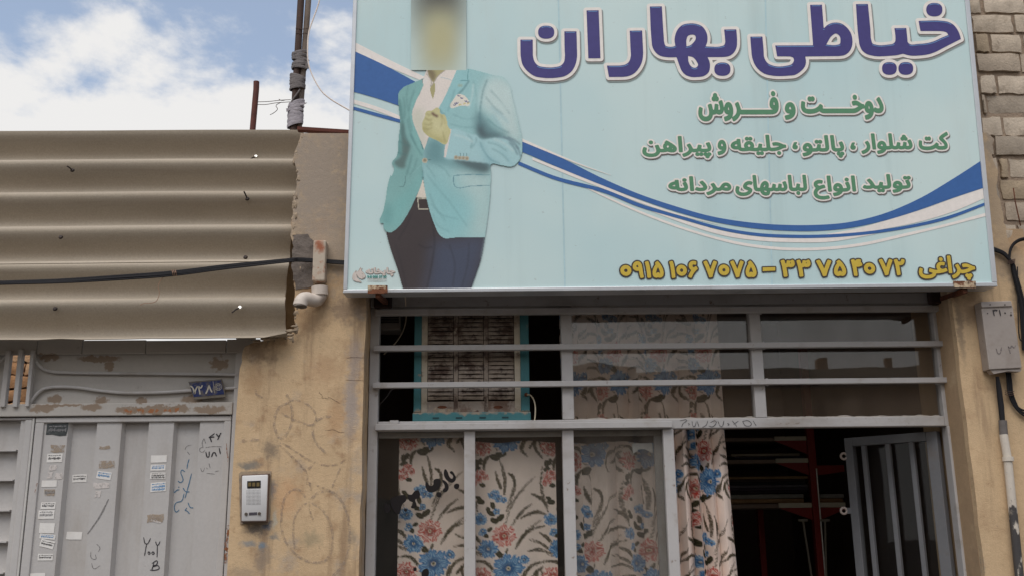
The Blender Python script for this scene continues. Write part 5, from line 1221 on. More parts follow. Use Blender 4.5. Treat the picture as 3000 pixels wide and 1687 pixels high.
BL, BR, TL, TR = (1010, 851), (2916, 832), (1044, -170), (2825, -170)
tl = lambda t: tuple(BL[i] + (TL[i]-BL[i])*t for i in (0, 1)); tr_ = lambda t: tuple(BR[i] + (TR[i]-BR[i])*t for i in (0, 1))
sign = thing('shop_sign', 'large pale blue tailor shop sign with navy Persian headline and teal-jacketed figure', 'sign', S0 + Vector((1.1, .05, 0)))
g = NT('banner_print')
base_c = g.mix(g.mrange(g.noise(1.1, 3), .35, .65), lin((208, 226, 222)), lin((193, 218, 218)))
base_c = g.mix(g.math('MULTIPLY', g.mrange(g.noise(3, 5, .65, stretch=(1.6, 1, .5)), .5, .8), .25), base_c, lin((196, 200, 192)))
base_c = g.mix(g.math('MULTIPLY', g.mrange(g.noise(2, 5, .65, stretch=(4, 1, .2)), .5, .75), .22), base_c, lin((158, 180, 178)))
base_c = g.mix(g.math('MULTIPLY', g.mrange(g.noise(60, 3, .6), .68, .76), .3), base_c, lin((140, 140, 130)))
wv_ = g.n('ShaderNodeTexWave'); wv_.bands_direction = 'Z'; wv_.inputs['Scale'].default_value = 110; wv_.inputs['Distortion'].default_value = 2.0; wv_.inputs['Detail'].default_value = 1; g.l(g.pos, wv_.inputs['Vector'])
base_c = g.mix(g.math('MULTIPLY', wv_.outputs[0], .05), base_c, lin((150, 176, 178)))
M_ban = g.done(g.principled(base_c, .55, 0, .35, g.bump(g.noise(2.2, 3, .5, stretch=(1, 1, .35)), .35, .02)))
c4 = [SP(*p) for p in (BL, BR, TR, TL)]
MB().prism(c4, -N_ * .012).build('banner', M_ban, sign)
M_al = pmat('sign_aluminium', (196, 198, 200), .38, .45, var=.06, vs=9, fine=.02, dirts=(((150, 146, 142), 6, .55, .75, .5),))
def fr_side(a, b, wpx, h=.006, nm='frame_edge'): return MB().prism([SP(a[0][0], a[0][1], h), SP(a[1][0], a[1][1], h), SP(b[1][0], b[1][1], h), SP(b[0][0], b[0][1], h)], -N_ * .095).build(nm, M_al, sign, bevel=.002)
fr_side([(1004, 858), (2923, 839)], [(1006, 847.5), (2921, 827)], 0)
fr_side([(1005.5, 847), (1017, 847)], [(1040, -170), (1052, -170)], 0)
fr_side([(2908, 827), (2922, 827)], [(2811, -170), (2824, -170)], 0)
MB().prism([SP(x, y, -.085) for x, y in ((1012, 848), (2914, 828), (2816, -165), (1046, -165))], -N_ * .004).build('back_panel', pmat('sign_back', (120, 112, 104), .7), sign)
M_seam = pmat('banner_seam', (182, 209, 213), .6)
for a, b in ((1632, 1655), (2238, 2262)): sheet_uv('seam', [[uv(a-2, -160), uv(a+2.5, -160), uv(b+2.5, 844), uv(b-2, 844)]], .0006, M_seam, sign)
# bands
M_bl = pmat('print_blue', (62, 104, 164), .5, var=.04); M_wh = pmat('print_white', (238, 230, 222), .5, var=.03)
def band(up, low, mat, h, nm):
    a = cat_spline(up, 6, closed=False); b = cat_spline(low, 6, closed=False)
    sheet_uv(nm, [[uv(*p) for p in a] + [uv(*p) for p in reversed(b)]], h, mat, sign)
F2 = lambda *p: zm(p, 0, 0, 1.16460)
band([(1034.5, 122), (1120, 166), (1256, 232)], [(1034, 150), (1120, 190), (1240, 240)], M_wh, .0010, 'white_band')
band([(1034, 149), (1120, 189), (1225, 245)], [(1028, 268), (1100, 288), (1200, 322)], M_bl, .0013, 'blue_band')
band([(1028, 290), (1100, 312), (1185, 346)], [(1027, 302), (1100, 325), (1185, 358)], M_wh, .0010, 'white_band')
band([(1027, 311), (1100, 331), (1190, 356)], [(1026, 320), (1100, 341), (1190, 366)], M_bl, .0013, 'blue_band')
band([(1500, 398), (1530, 413), (1620, 452)] + [(1560 + 0, 425)][:0] + ZT((0,645),(200,730),(450,815),(700,885),(950,925),(1200,943),(1400,943),(1600,928),(1850,870),(2100,765),(2330,630),(2522,506)),
     [(1500, 436), (1528, 446), (1620, 485)] + ZT((0,690),(200,765),(450,850),(700,918),(950,962),(1200,982),(1400,984),(1600,968),(1850,918),(2100,842),(2330,760),(2542,690)), M_bl, .0013, 'blue_band')
band([(1515, 401), (1600, 438), (1700, 481), (1790, 514)], [(1515, 410), (1600, 445), (1700, 485), (1790, 515)], M_wh, .0016, 'white_band')
band(ZT((1470,1006),(1700,962),(1850,920),(2100,845),(2330,763),(2541,692)), ZT((1480,1008),(1700,996),(1850,972),(2100,922),(2330,852),(2549,758)), M_wh, .0009, 'white_band')
band([(1520, 474), (1620, 515)] + ZT((0,710),(200,793),(500,885),(800,965),(1000,996),(1250,1009),(1500,1006),(1750,986),(2000,950),(2300,880),(2551,788)),
     [(1518, 484), (1620, 526)] + ZT((0,736),(200,818),(500,905),(800,985),(1000,1017),(1250,1030),(1500,1027),(1750,1007),(2000,970),(2300,902),(2555,806)), M_bl, .0013, 'blue_band')
band([(1560, 462)] + ZT((-200,610),(0,690),(250,790),(520,880),(760,942)), [(1560, 470)] + ZT((-200,632),(0,710),(250,806),(520,888),(760,944)), M_wh, .0009, 'white_band')
band(ZT((300,850),(500,908),(800,988),(1000,1020),(1250,1033),(1500,1029),(1800,1003)), ZT((300,852),(500,928),(800,1018),(1000,1047),(1250,1060),(1500,1056),(1800,1005)), M_wh, .0009, 'white_band')
band(ZT((-240,640),(0,752),(300,880),(600,985),(900,1060),(1200,1094),(1450,1092),(1700,1065),(2000,1000),(2300,930),(2560,858)), ZT((-240,644),(0,766),(300,897),(600,1002),(900,1079),(1200,1113),(1450,1111),(1700,1085),(2000,1020),(2300,948),(2562,880)), M_wh, .0009, 'white_band')
# headline, traced
def EL(cx, cy, rx, ry):
    return [(cx + rx * math.copysign(abs(cos(q)) ** .85, cos(q)), cy + ry * math.copysign(abs(sin(q)) ** .85, sin(q))) for q in np.linspace(0, 2*pi, 36, endpoint=False)]
c = 1
headA = [[(93,447,c),(230,447,c),(231,550),(234,640),(255,700),(300,740),(345,750),(490,750),(535,738),(575,698),(586,640),(583,550),(580,355,c),(715,355,c),(720,550),(721,640),(705,720),(660,800),(590,850),(510,868),(340,870),(260,856),(180,805),(120,730),(96,630),(94,550)],
 [(826,123,c),(961,121,c),(981,654,c),(846,655,c)],
 [(1305,348,c),(1443,346,c),(1450,500),(1454,600),(1445,680),(1410,760),(1350,825),(1280,855),(1220,861,c),(1075,862,c),(1052,735,c),(1195,735,c),(1250,725),(1295,695),(1316,640),(1314,550)],
 [(1528,80,c),(1662,78,c),(1682,400),(1690,485),(1702,514),(1730,525),(1790,524),(1812,516,c),(1802,450),(1812,390),(1840,330),(1890,285),(1960,268),(2040,272),(2100,295),(2145,345),(2168,420),(2164,475),(2146,522,c),(2320,520),(2352,508),(2364,480),(2362,440),(2352,335,c),(2487,333,c),(2496,460),(2490,535),(2460,592),(2412,628),(2355,640,c),(2168,642,c),(2190,690),(2196,750),(2180,810),(2130,850),(2060,862),(1980,860),(1920,835),(1880,790),(1855,730),(1825,643,c),(1700,640),(1640,625),(1585,580),(1555,520),(1547,450)]]
holeA = [[(1990,392),(2030,402),(2038,432),(2010,482),(1968,514),(1935,522,c),(1934,450),(1950,408)], [(1952,630,c),(2000,640),(2048,690),(2062,735),(2032,760),(1988,745),(1960,700)]]
headB = [[(1313,53,c),(1447,52,c),(1474,330),(1486,460),(1498,490),(1525,501),(1680,501),(1725,492),(1748,470),(1752,440),(1740,320,c),(1872,318,c),(1884,430),(1892,480),(1912,496),(2000,495),(2100,486),(2180,465),(2250,432),(2338,396,c),(2322,370),(2290,357),(2235,352,c),(2030,352,c),(2008,240,c),(2265,238),(2330,248),(2395,282),(2440,338),(2468,400),(2478,440,c),(2300,530),(2200,582),(2120,610),(2040,622),(1900,622),(1835,604,c),(1770,620),(1700,626),(1500,626),(1430,605),(1385,570),(1355,510),(1344,440)],
 [(142,415,c),(277,413,c),(290,560),(298,650),(335,708),(395,736),(545,736),(600,720),(623,690),(618,648),(585,634,c),(440,633,c),(418,512,c),(838,510,c),(805,62,c),(937,60,c),(957,322,c),(1010,277),(1080,258),(1150,268),(1210,310),(1255,370),(1275,450),(1270,520),(1240,580),(1190,618),(1130,630,c),(752,634,c),(760,690),(745,750),(700,800),(640,838),(570,847),(380,846),(310,830),(240,785),(190,720),(162,640),(152,550)]]
holeB = [[(985,502,c),(1050,402),(1090,380),(1130,405),(1142,460),(1134,495),(1105,505)]]
dots = ZA(*EL(379, 365, 90, 73)), ZA(*EL(2333, 775, 90, 75)), ZB(*EL(2183, 115, 90, 75)), ZB(*EL(1685, 767, 82, 71)), ZB(*EL(1867, 767, 82, 71))
def orient(l, ccw):
    a = sum(p[0]*q[1]-q[0]*p[1] for p, q in zip(l, l[1:] + l[:1])); return l if (a > 0) == ccw else l[::-1]
HL = [orient([uv(*p) for p in cat_spline(ZA(*l), 7)], True) for l in headA] + [orient([uv(*p) for p in cat_spline(ZB(*l), 7)], True) for l in headB] + [orient([uv(*p) for p in d], True) for d in dots]
HL += [orient([uv(*p) for p in cat_spline(ZA(*l), 7)], False) for l in holeA] + [orient([uv(*p) for p in cat_spline(ZB(*l), 7)], False) for l in holeB]
M_navy = pmat('print_navy', (72, 66, 124), .45, var=.06, vs=12); M_halo = pmat('print_halo', (236, 229, 221), .5, var=.03); M_shad = pmat('print_soft_grey', (150, 160, 156), .55)
M_shad2 = pmat('print_brown_grey', (122, 112, 108), .55); M_hi = pmat('print_highlight', (112, 148, 196), .45)
S = sdf(HL, .0016, .020)
halo = contour(S, -.0118); off = lambda L, du, dv: [[(p[0]+du, p[1]+dv) for p in l] for l in L]
sheet_uv('headline_shadow', off(contour(S, -.0136), .0028, -.0062), .0017, M_shad, sign)
sheet_uv('headline_shadow', off(halo, .0018, -.0040), .0020, M_shad2, sign)
sheet_uv('headline_outline', halo, .0024, M_halo, sign)
sheet_uv('headline_letters', contour(S, 0.0), .0030, M_navy, sign)
S2 = (np.minimum(S[0] - .0022, -(np.roll(S[0], 2, axis=0) - .0022)), S[1], S[2])       # thin lit rim under each upper edge
hi = contour((np.minimum(S[0] - .0030, .0016 - np.abs(S[0] - .0046)) * (np.gradient(S[0], axis=0) < -.0013) - .0004 * (np.gradient(S[0], axis=0) >= -.0013), S[1], S[2]), .0002)
sheet_uv('headline_highlight', [l for l in hi if len(l) > 4], .0035, M_hi, sign)['kind'] = 'stuff'
# smaller lines
M_grn = pmat('print_green', (92, 142, 108), .5, var=.05, vs=10); M_yel = pmat('print_yellow', (206, 178, 70), .5, var=.05, vs=10); M_blk2 = pmat('print_dark_outline', (74, 64, 58), .5)
K = '\u0640'
def zbox(f, x0, y0, x1, y1): a, b = f((x0, y0), (x1, y1)); return (a[0], a[1], b[0], b[1])
L2 = [('دوخ' + K*5 + 'ت', (1302, 68, 1858, 236)), ('و', (1190, 118, 1266, 236)), ('ف' + K*5 + 'روش', (608, 44, 1152, 246))]
L3_ = [('کت', (2092, 318, 2296, 440)), ('شلوار', (1704, 328, 2052, 466)), ('پالتو', (1308, 340, 1592, 492)), ('جلیقه', (828, 338, 1202, 474)), ('و', (738, 372, 800, 474)), ('پیراهن', (232, 346, 698, 496))]
L4 = [('تولید', (1716, 602, 2044, 728)), ('انواع', (1384, 612, 1672, 772)), ('لباسهای', (858, 608, 1342, 748)), ('مردانه', (408, 616, 832, 744))]
def line(words, bold, halo_w, fill, outl, nm, f, comma=(), digits=(), shadow=True):
    Ls = []
    for t, bx in words: Ls.append(contour(sdf(word(t, zbox(f, *bx), bold), .0010, bold + .004), -bold))
    for t, bx, b in digits: Ls.append(contour(sdf(word(t, zbox(f, *bx), b, True), .0010, b + .004), -b))
    for x, y, r in comma:
        q = cat_spline([(x-r*.2, y-r*1.0), (x+r*.55, y-r*.9), (x+r*.3, y-r*.35), (x+r*.75, y+r*.1), (x+r*.6, y+r*.8), (x-r*.1, y+r), (x-r*.7, y+r*.6), (x-r*.6, y-r*.3)], 6)
        Ls.append([[uv(*p) for p in f(*q)]])
    for k, L in enumerate(Ls):
        Sg = sdf([simplify(l, .0002) for l in L], .0011, halo_w + .004); e = .00004 * k
        if shadow: sheet_uv(nm + '_shadow', off(contour(Sg, -halo_w * 1.05), .0022, -.0036), .0017 + e, M_shad2, sign)
        sheet_uv(nm + '_outline', contour(Sg, -halo_w), .0023 + e, outl, sign); sheet_uv(nm + '_word', L, .0030, fill, sign)
line(L2, .0044, .0066, M_grn, M_halo, 'green_line', ZT)
line(L3_, .0034, .0060, M_grn, M_halo, 'green_line', ZT, [(1652, 414, 24), (1262, 412, 24)])
line(L4, .0034, .0060, M_grn, M_halo, 'green_line', ZT)
ZN = lambda *p: zm(p, 1800, 740, 1100 / 2576)
line([('چراغی', (2084, 24, 2472, 190))], .0030, .0050, M_yel, M_blk2, 'phone_line', ZN, (),
     [('۰۹۱۵', (40, 62, 336, 176), .0036), ('۱۰۶', (378, 60, 570, 176), .0036), ('۷۰۷۵', (612, 58, 972, 172), .0036), ('۳۳', (1142, 52, 1346, 168), .0036), ('۷۵', (1386, 52, 1586, 164), .0036), ('۴۰', (1624, 48, 1786, 162), .0036), ('۷۲', (1816, 46, 1992, 158), .0036)], shadow=False)
dash = [uv(*p) for p in ZN((1016, 104), (1102, 102), (1102, 126), (1016, 130))]; Sd = sdf([orient(dash, True)], .001, .01)
sheet_uv('phone_line_outline', contour(Sd, -.0044), .0024, M_blk2, sign); sheet_uv('phone_line_dash', [dash], .0030, M_yel, sign)
# printer's mark in the corner
ZE = lambda *p: zm(p, 1020, 770, 180 / 2576)
M_pk = pmat('print_pinkish', (216, 204, 194), .5); M_bw = pmat('print_brown_line', (158, 144, 134), .5); M_tg = pmat('print_teal', (86, 150, 140), .5)
horse = [cat_spline(ZE((510,195,1),(480,260),(440,330),(350,380),(260,480),(230,600),(260,700),(320,770),(430,800),(550,820,1),(470,730),(380,640),(360,560),(350,480),(400,560),(470,640),(560,680),(640,670),(700,620),(720,570),(680,480),(620,400),(550,330),(575,230),(540,280),(520,250)), 4), cat_spline(ZE((330,330,1),(230,440),(185,560),(190,660),(240,740),(300,770,1),(250,650),(250,540),(280,440)), 4)]
for l in horse:
    Sh = sdf([orient([uv(*p) for p in l], True)], .0008, .006); sheet_uv('emblem_outline', off(contour(Sh, -.0012), .0005, -.0007), .0016, M_bw, sign); sheet_uv('emblem', contour(Sh, -.0002), .0021, M_pk, sign)
for q in [[(560,440),(610,470),(630,490)], [(600,570),(620,590)], [(590,640),(640,645),(680,620)], [(440,380),(450,320),(500,240)]]:
    cc = cat_spline(ZE(*q), 4, closed=False); MB().grid(ribbon([SP(a, b, .0026) for a, b in cc], .0012, -N_)).build('emblem_line', M_bw, sign, fix=False)
Sw = sdf(word('چاپخانه', zbox(ZE, 740, 200, 1960, 560), .0010), .0006, .006)
sheet_uv('printer_name_outline', off(contour(Sw, -.0022), .0005, -.0009), .0016, M_bw, sign); sheet_uv('printer_name', contour(Sw, -.0012), .0021, M_pk, sign)
Sw = sdf(word('33 73 000 8-9', zbox(ZE, 800, 540, 1610, 640), .0006, False), .0006, .005); sheet_uv('printer_number', contour(Sw, -.0007), .0021, M_tg, sign)
for y, m_ in ((672, M_bw), (705, M_pk), (770, M_bw)):
    MB().grid(ribbon([SP(a, b, .0018) for a, b in ZE((800, y), (1200, y + 2), (1620, y))], .0014, -N_)).build('mark_line', m_, sign, fix=False)
# printed figure: suit jacket, shirt, fist and trousers, painted on a fine grid
GX0, GX1, GY0, GY1, GS = 1100, 1545, -60, 852, 1.8
gw, gh = int((GX1-GX0)/GS), int((GY1-GY0)/GS); gx = GX0 + (np.arange(gw)+.5)*GS; gy = GY0 + (np.arange(gh)+.5)*GS
IMG = np.zeros((gh, gw, 3)); ALP = np.zeros((gh, gw))
def pm(poly, blur=0):
    m = np.zeros((gh, gw)); n = len(poly); X_, Y_ = gx[None, :], gy[:, None]; ins = np.zeros((gh, gw), bool)
    for i in range(n):
        (xa, ya), (xb, yb_) = poly[i][:2], poly[(i+1) % n][:2]
        if ya == yb_: continue
        ins ^= ((ya > Y_) != (yb_ > Y_)) & (X_ < (xb-xa)*(Y_-ya)/(yb_-ya)+xa)
    m = ins.astype(float); return blr(m, blur) if blur else m
def blr(m, k):
    k = max(1, int(k / GS)); w = np.ones(2*k+1)/(2*k+1)
    for _ in range(2):
        m = np.apply_along_axis(lambda r: np.convolve(np.pad(r, k, mode='edge'), w, 'valid'), 1, m); m = np.apply_along_axis(lambda r: np.convolve(np.pad(r, k, mode='edge'), w, 'valid'), 0, m)
    return m
def fill(poly, col, blur=0, a=1.0, solid=True, clip=None, smooth=True):
    global IMG, ALP
    m = pm(cat_spline(poly, 5) if smooth else poly, blur) * a
    if clip is not None: m = m * clip
    IMG = IMG*(1-m[..., None]) + L3(col)*m[..., None]
    if solid: ALP = np.maximum(ALP, (m > .5)*1.0)
    return m
def pline(px, w, col, a=1.0, clip=None, blur=0):
    cc = cat_spline(px, 5, closed=False); l = []; r = []
    for i, p in enumerate(cc):
        q, s = cc[min(i+1, len(cc)-1)], cc[max(i-1, 0)]; L = hypot(q[0]-s[0], q[1]-s[1]) or 1; nx, ny = -(q[1]-s[1])/L*w/2, (q[0]-s[0])/L*w/2; l.append((p[0]+nx, p[1]+ny)); r.append((p[0]-nx, p[1]-ny))
    fill(l + r[::-1], col, blur, a, False, clip, False)
jk, jl, jd = (156, 198, 198), (202, 220, 216), (104, 152, 152)
fill(ZH((200,755),(245,770),(290,745),(420,590),(530,378,1),(650,398,1),(680,520),(740,690),(790,790),(850,832),(930,828),(1300,820,1),(1250,1080),(1200,1230),(1140,1398,1),(385,1398,1),(330,1200),(240,930),(205,800)), (68, 60, 60))
T = ALP.copy(); fill(ZH((720,900),(1000,850),(1300,820),(1250,1080),(1140,1400),(640,1400),(690,1150)), (74, 80, 97), 22, 1, False, T); pline(ZH((720,960),(690,1150),(640,1390)), 4, (72, 64, 64), .6, T, 4); pline(ZH((780,930),(1000,940),(1180,870)), 3, (76, 76, 88), .5, T, 3)
for y in (1010, 1080, 1140): pline(ZH((1100, y), (1200, y - 15)), 3, (70, 74, 90), .5, T, 3)
pline(ZH((1255,1060),(1300,822)), 5, (120, 132, 140), .7, T, 3)
fill(ZH((605,170,1),(648,395,1),(530,378,1),(575,270)), (226, 216, 200))
fill(ZF((665,60,1),(1058,60,1),(1000,220),(880,440),(815,570),(690,920),(628,1095,1),(480,720),(470,640),(510,500),(600,300),(620,170)), (230, 220, 210))
sh_ = pm(ZF((665,60),(1058,60),(1000,220),(880,440),(815,570),(690,920),(628,1095),(480,720),(470,640),(510,500),(600,300),(620,170)))
fill(ZF((470,640),(540,560),(640,1000),(628,1095),(560,940)), (206, 208, 188), 10, .7, False, sh_)
fill(ZF((668,55,1),(905,55,1),(790,170),(758,215,1),(770,300),(737,455,1),(710,290),(742,240),(700,180)), (176, 168, 122)); fill(ZF((668,55),(720,55),(760,200),(735,210),(695,150)), (120, 104, 82), 4, .8, False)
pline(ZF((905,66),(790,165),(752,230),(712,285)), 3, (176, 166, 150), .8); pline(ZF((655,120),(720,215),(708,285)), 3, (178, 170, 156), .8); pline(ZF((840,165),(930,185),(1000,215)), 3, (190, 200, 200), .7)
# jacket, wearer's right side (left in the picture)
LJ = ZF((655,165,1),(600,185),(500,230),(330,320),(300,362),(292,440),(305,600),(318,740),(298,950),(272,1180),(212,1270),(240,1330),(200,1430)) + ZH((250,130),(210,260),(190,400),(160,540),(126,645),(138,668),(158,665),(168,722),(200,757),(245,767),(290,745),(340,700),(420,590),(480,480),(530,370),(575,270),(607,170,1),(600,60)) + ZF((600,1290,1),(628,1095,1),(540,880),(480,720),(470,640),(510,500),(590,330))
m_ = fill(LJ, (136, 182, 178)); LJm = (m_ > .5) * 1.0
fill(ZF((470,500),(600,250),(640,180),(560,420),(500,560),(490,720),(610,1080),(600,1180),(440,800),(420,640)), (142, 194, 188), 8, .8, False, LJm)
fill(ZF((350,740),(380,920),(448,1060),(430,1140),(390,1260),(376,1330),(285,1320),(235,1262),(310,1200),(330,1000)), (92, 108, 104), 5, .8, False, LJm)
fill(ZF((292,440),(330,500),(345,740),(330,900),(285,1180),(268,1180),(298,950),(318,740)), (96, 146, 144), 6, .7, False, LJm)
fill(ZH((160,540),(215,440),(260,480),(270,600),(230,700),(165,660)), (104, 160, 158), 10, .6, False, LJm)
fill(ZH((280,420),(400,330),(520,200),(600,80),(560,260),(420,520),(300,700),(280,560)), (128, 184, 180), 12, .7, False, LJm)
pline(ZF((490,720),(560,900),(610,1090)), 3, (88, 130, 130), .8, LJm); pline(ZF((450,900),(540,1080),(600,1170)), 3, (92, 138, 138), .8, LJm, 2); pline(ZF((305,450),(345,720),(390,940),(445,1060)), 3, (92, 130, 128), .8, LJm, 2)
pline(ZH((408,140),(404,220),(385,255),(345,258)), 2.5, (92, 128, 128), .8, LJm); pline(ZF((600,180),(620,240),(655,170)), 3, (110, 120, 116), .8, LJm); fill(ZF((612,190),(650,170),(668,182),(618,250)), (228, 222, 214), 0, 1, False)
# jacket, wearer's left side with the raised arm
RJ = ZF((1052,55,1),(1210,55,1),(1380,98),(1530,138),(1650,165),(1710,232),(1760,420),(1830,700),(1880,920),(1890,1100),(1850,1230),(1780,1302),(1600,1292),(1490,1282)) + ZH((1366,100),(1360,300),(1330,600),(1300,821,1),(1040,823),(930,829),(850,834),(790,792),(740,692),(680,522),(640,362),(612,182),(600,60)) + ZF((600,1292,1),(625,1100,1),(680,960),(815,562),(880,440))
m_ = fill(RJ, jk); RJm = (m_ > .5) * 1.0
fill(ZF((1380,300),(1500,150),(1700,200),(1850,800),(1880,1000),(1700,900),(1500,640),(1370,560)), jl, 16, .9, False, RJm)
fill(ZH((1000,60),(1366,40),(1360,300),(1300,821),(1150,820),(1180,500)), (188, 211, 207), 24, .85, False, RJm); fill(ZH((620,200),(760,160),(900,300),(1150,420),(1000,800),(850,830),(700,500)), (140, 194, 196), 26, .6, False, RJm)
fill(ZF((1345,600),(1400,680),(1560,850),(1700,920),(1500,950),(1340,948)), (104, 138, 142), 10, .9, False, RJm); fill(ZF((1350,760),(1420,880),(1600,925),(1480,950),(1345,948)), (70, 78, 84), 8, .7, False, RJm)
fill(ZF((720,950),(900,1030),(890,1190),(1000,1230),(1480,1270),(1480,1340),(900,1290),(640,1230),(640,1100)), (98, 140, 144), 12, .8, False, RJm); fill(ZF((1000,1235),(1480,1275),(1480,1335),(1080,1275)), (74, 82, 84), 6, .7, False, RJm)
fill(ZF((880,440),(1000,220),(1060,66),(1190,80),(1190,230),(1060,390),(960,520),(930,640),(830,590)), (150, 198, 200), 6, .7, False, RJm)
pline(ZF((1205,205),(1150,290),(1065,385)), 3.5, (84, 122, 126), .9, RJm, 2); pline(ZF((1200,60),(1185,150),(1190,215)), 2.5, (110, 160, 164), .8, RJm); pline(ZF((1080,210),(1150,205),(1205,210)), 2.5, (110, 160, 164), .8, RJm)
pline(ZF((1440,190),(1390,320),(1360,480),(1345,640),(1350,800)), 3, (92, 132, 138), .9, RJm, 2); pline(ZF((830,570),(850,620),(900,640)), 3, (96, 136, 138), .8, RJm, 2)
fill(ZF((975,832),(1240,900),(1300,908),(1335,950),(1500,948),(1640,930),(1760,960),(1850,1050),(1885,1110),(1850,1230),(1780,1300),(1600,1290),(1440,1270),(905,1212,1),(888,1190,1)), (172, 208, 210), 3, .95, False, RJm)
fill(ZF((1340,980),(1400,1080),(1440,1180),(1560,1270),(1440,1268),(1380,1120)), (134, 180, 186), 10, .8, False, RJm); pline(ZF((1345,1000),(1400,1120),(1480,1220),(1600,1275)), 3, (108, 150, 158), .8, RJm, 3)
for a_ in ([(1560,930),(1700,960),(1790,1040)], [(1640,925),(1760,980),(1850,1090)], [(1700,930),(1800,980),(1862,1030)], [(1720,1000),(1790,1080),(1830,1160)], [(1800,1040),(1850,1120),(1868,1190)]): pline(ZF(*a_), 4, (92, 112, 124), .75, RJm, 2)
for a_ in ([(1480,540),(1600,640),(1720,760)], [(1500,640),(1580,760),(1620,830)], [(1600,1100),(1700,1200),(1760,1290)]): pline(ZF(*a_), 6, (150, 192, 198), .6, RJm, 5)
fill(ZF((957,832,1),(978,834,1),(908,1192,1),(880,1190,1),(900,1030),(930,950)), (226, 216, 208))
# fist, pocket square, buttons, belt
fill(ZF((660,602),(720,595),(755,572),(792,554),(822,572),(836,630),(890,650),(915,700),(930,790),(962,840),(942,940),(906,1026),(800,980),(690,930),(615,862),(600,760),(632,680)), (202, 196, 146))
fm = pm(ZF((660,602),(720,595),(755,572),(792,554),(822,572),(836,630),(890,650),(915,700),(930,790),(962,840),(942,940),(906,1026),(800,980),(690,930),(615,862),(600,760),(632,680)))
fill(ZF((610,780),(700,900),(880,980),(906,1026),(690,930),(610,860)), (172, 164, 108), 8, .8, False, fm); fill(ZF((700,700),(820,680),(900,760),(880,860),(760,840)), (214, 208, 164), 12, .7, False, fm)
fill(ZF((728,612),(760,632),(806,662),(800,680),(762,668),(724,642)), (112, 84, 74), 2, .95, False); pline(ZF((640,690),(700,720),(720,800)), 3, (176, 166, 116), .7, fm, 3); pline(ZF((830,640),(880,700),(900,780)), 3, (178, 170, 122), .6, fm, 3)
fill(ZF((1050,388),(1130,392),(1190,450),(1215,515),(1100,530),(960,546),(1010,440)), (226, 220, 206), 0, 1, False)
for x, y in ((1075,402),(1030,500),(1015,520),(1160,468),(1110,430),(1190,480),(1050,490)): pline(ZF((x-16,y-6),(x,y+8),(x+16,y-4)), 3, (84, 92, 136), .85)
for x, y in ((1150,505),(1090,520),(1195,500)): pline(ZF((x-20,y),(x+14,y-6)), 4, (204, 190, 120), .8)
for x, y, r in ((636,1233,33),(1036,1196,27),(1084,1200,25),(1130,1204,25),(1176,1208,27)):
    fill(ZF(*EL(x, y, r, r)), (206, 194, 168), 0, .95, False, None, False); fill(ZF(*EL(x, y, r*.62, r*.62)), (112, 102, 84), 1, .8, False, None, False)
for x in (1090, 1132, 1172): pline(ZF((x, 1140), (x + 6, 1175)), 2, (96, 130, 136), .8)
pline(ZF((680,1226),(718,1222)), 3, (84, 118, 118), .8); fill(ZF(*EL(1092, 270, 30, 16)), (164, 164, 128), 3, .6, False, None, False)
for l in ([(548,394),(646,394)], [(548,394),(560,506)], [(560,506),(666,506)]): pline(ZH(*l), 3, (208, 200, 178), .95)
fill(ZH((560,402),(648,402),(664,498),(566,498)), (66, 54, 52), 1, .9, False, None, False); pline(ZH((540,378),(648,384)), 3, (180, 178, 160), .8)
for l in ([(948,134),(1150,122),(1350,128)], [(950,136),(948,200),(962,250),(1150,250),(1354,242)]): pline(ZH(*l), 2.5, (108, 150, 160), .85, RJm)
pline(ZH((600,40),(606,170)), 3, (94, 140, 142), .8, None, 2); pline(ZF((590,1290),(480,1400),(420,1449)), 2.5, (150, 196, 194), .6, LJm)
# sharper creases, seams and finger lines
dkc, ltc = (104, 148, 150), (206, 224, 220)
for pts_, w_, a_ in [([(420,260),(400,420),(420,600)],3,.5), ([(500,330),(450,480),(430,640),(470,860)],3,.6), ([(360,420),(380,560),(370,700)],4,.5), ([(410,700),(440,850),(520,1040)],4,.5), ([(470,1160),(440,1280),(400,1420)],4,.6), ([(540,1200),(500,1330),(440,1440)],3,.5), ([(300,980),(360,1020),(430,1050)],4,.6), ([(280,1120),(340,1150),(400,1160)],4,.6), ([(330,800),(350,900),(345,980)],3,.5)]: pline(ZF(*pts_), w_, (84, 126, 126), a_, LJm, 2)
for pts_, w_, a_ in [([(1000,640),(1150,700),(1300,690)],3,.45), ([(950,760),(1100,800),(1300,810)],3,.45), ([(1020,320),(980,460),(930,600)],3,.6), ([(1260,200),(1300,420),(1290,620)],3,.35), ([(1420,420),(1540,560),(1640,640)],4,.5), ([(1480,330),(1620,480),(1730,640)],4,.45), ([(1440,700),(1560,800),(1720,880)],4,.6), ([(1180,900),(1240,960),(1230,1060)],3,.55), ([(1300,930),(1290,1000),(1220,1080)],3,.5), ([(1440,1000),(1560,1030),(1700,1120)],4,.5), ([(1500,1080),(1620,1150),(1720,1250)],4,.45), ([(660,1300),(720,1380),(760,1449)],3,.5), ([(800,1290),(900,1360),(960,1449)],4,.45)]: pline(ZF(*pts_), w_, dkc, a_, RJm, 2)
for pts_ in [[(1470,260),(1600,420),(1700,600)], [(1520,960),(1650,1010),(1780,1120)], [(1000,900),(1150,940),(1260,1000)], [(1260,250),(1240,420),(1200,560)]]: pline(ZF(*pts_), 5, ltc, .5, RJm, 3)
for pts_ in [[(650,120),(760,260),(900,420)], [(700,450),(800,560),(1000,620)], [(720,560),(760,680),(900,760)], [(900,420),(1000,560),(1100,700)], [(680,330),(740,480),(860,640)]]: pline(ZH(*pts_), 4, dkc, .35, RJm, 3)
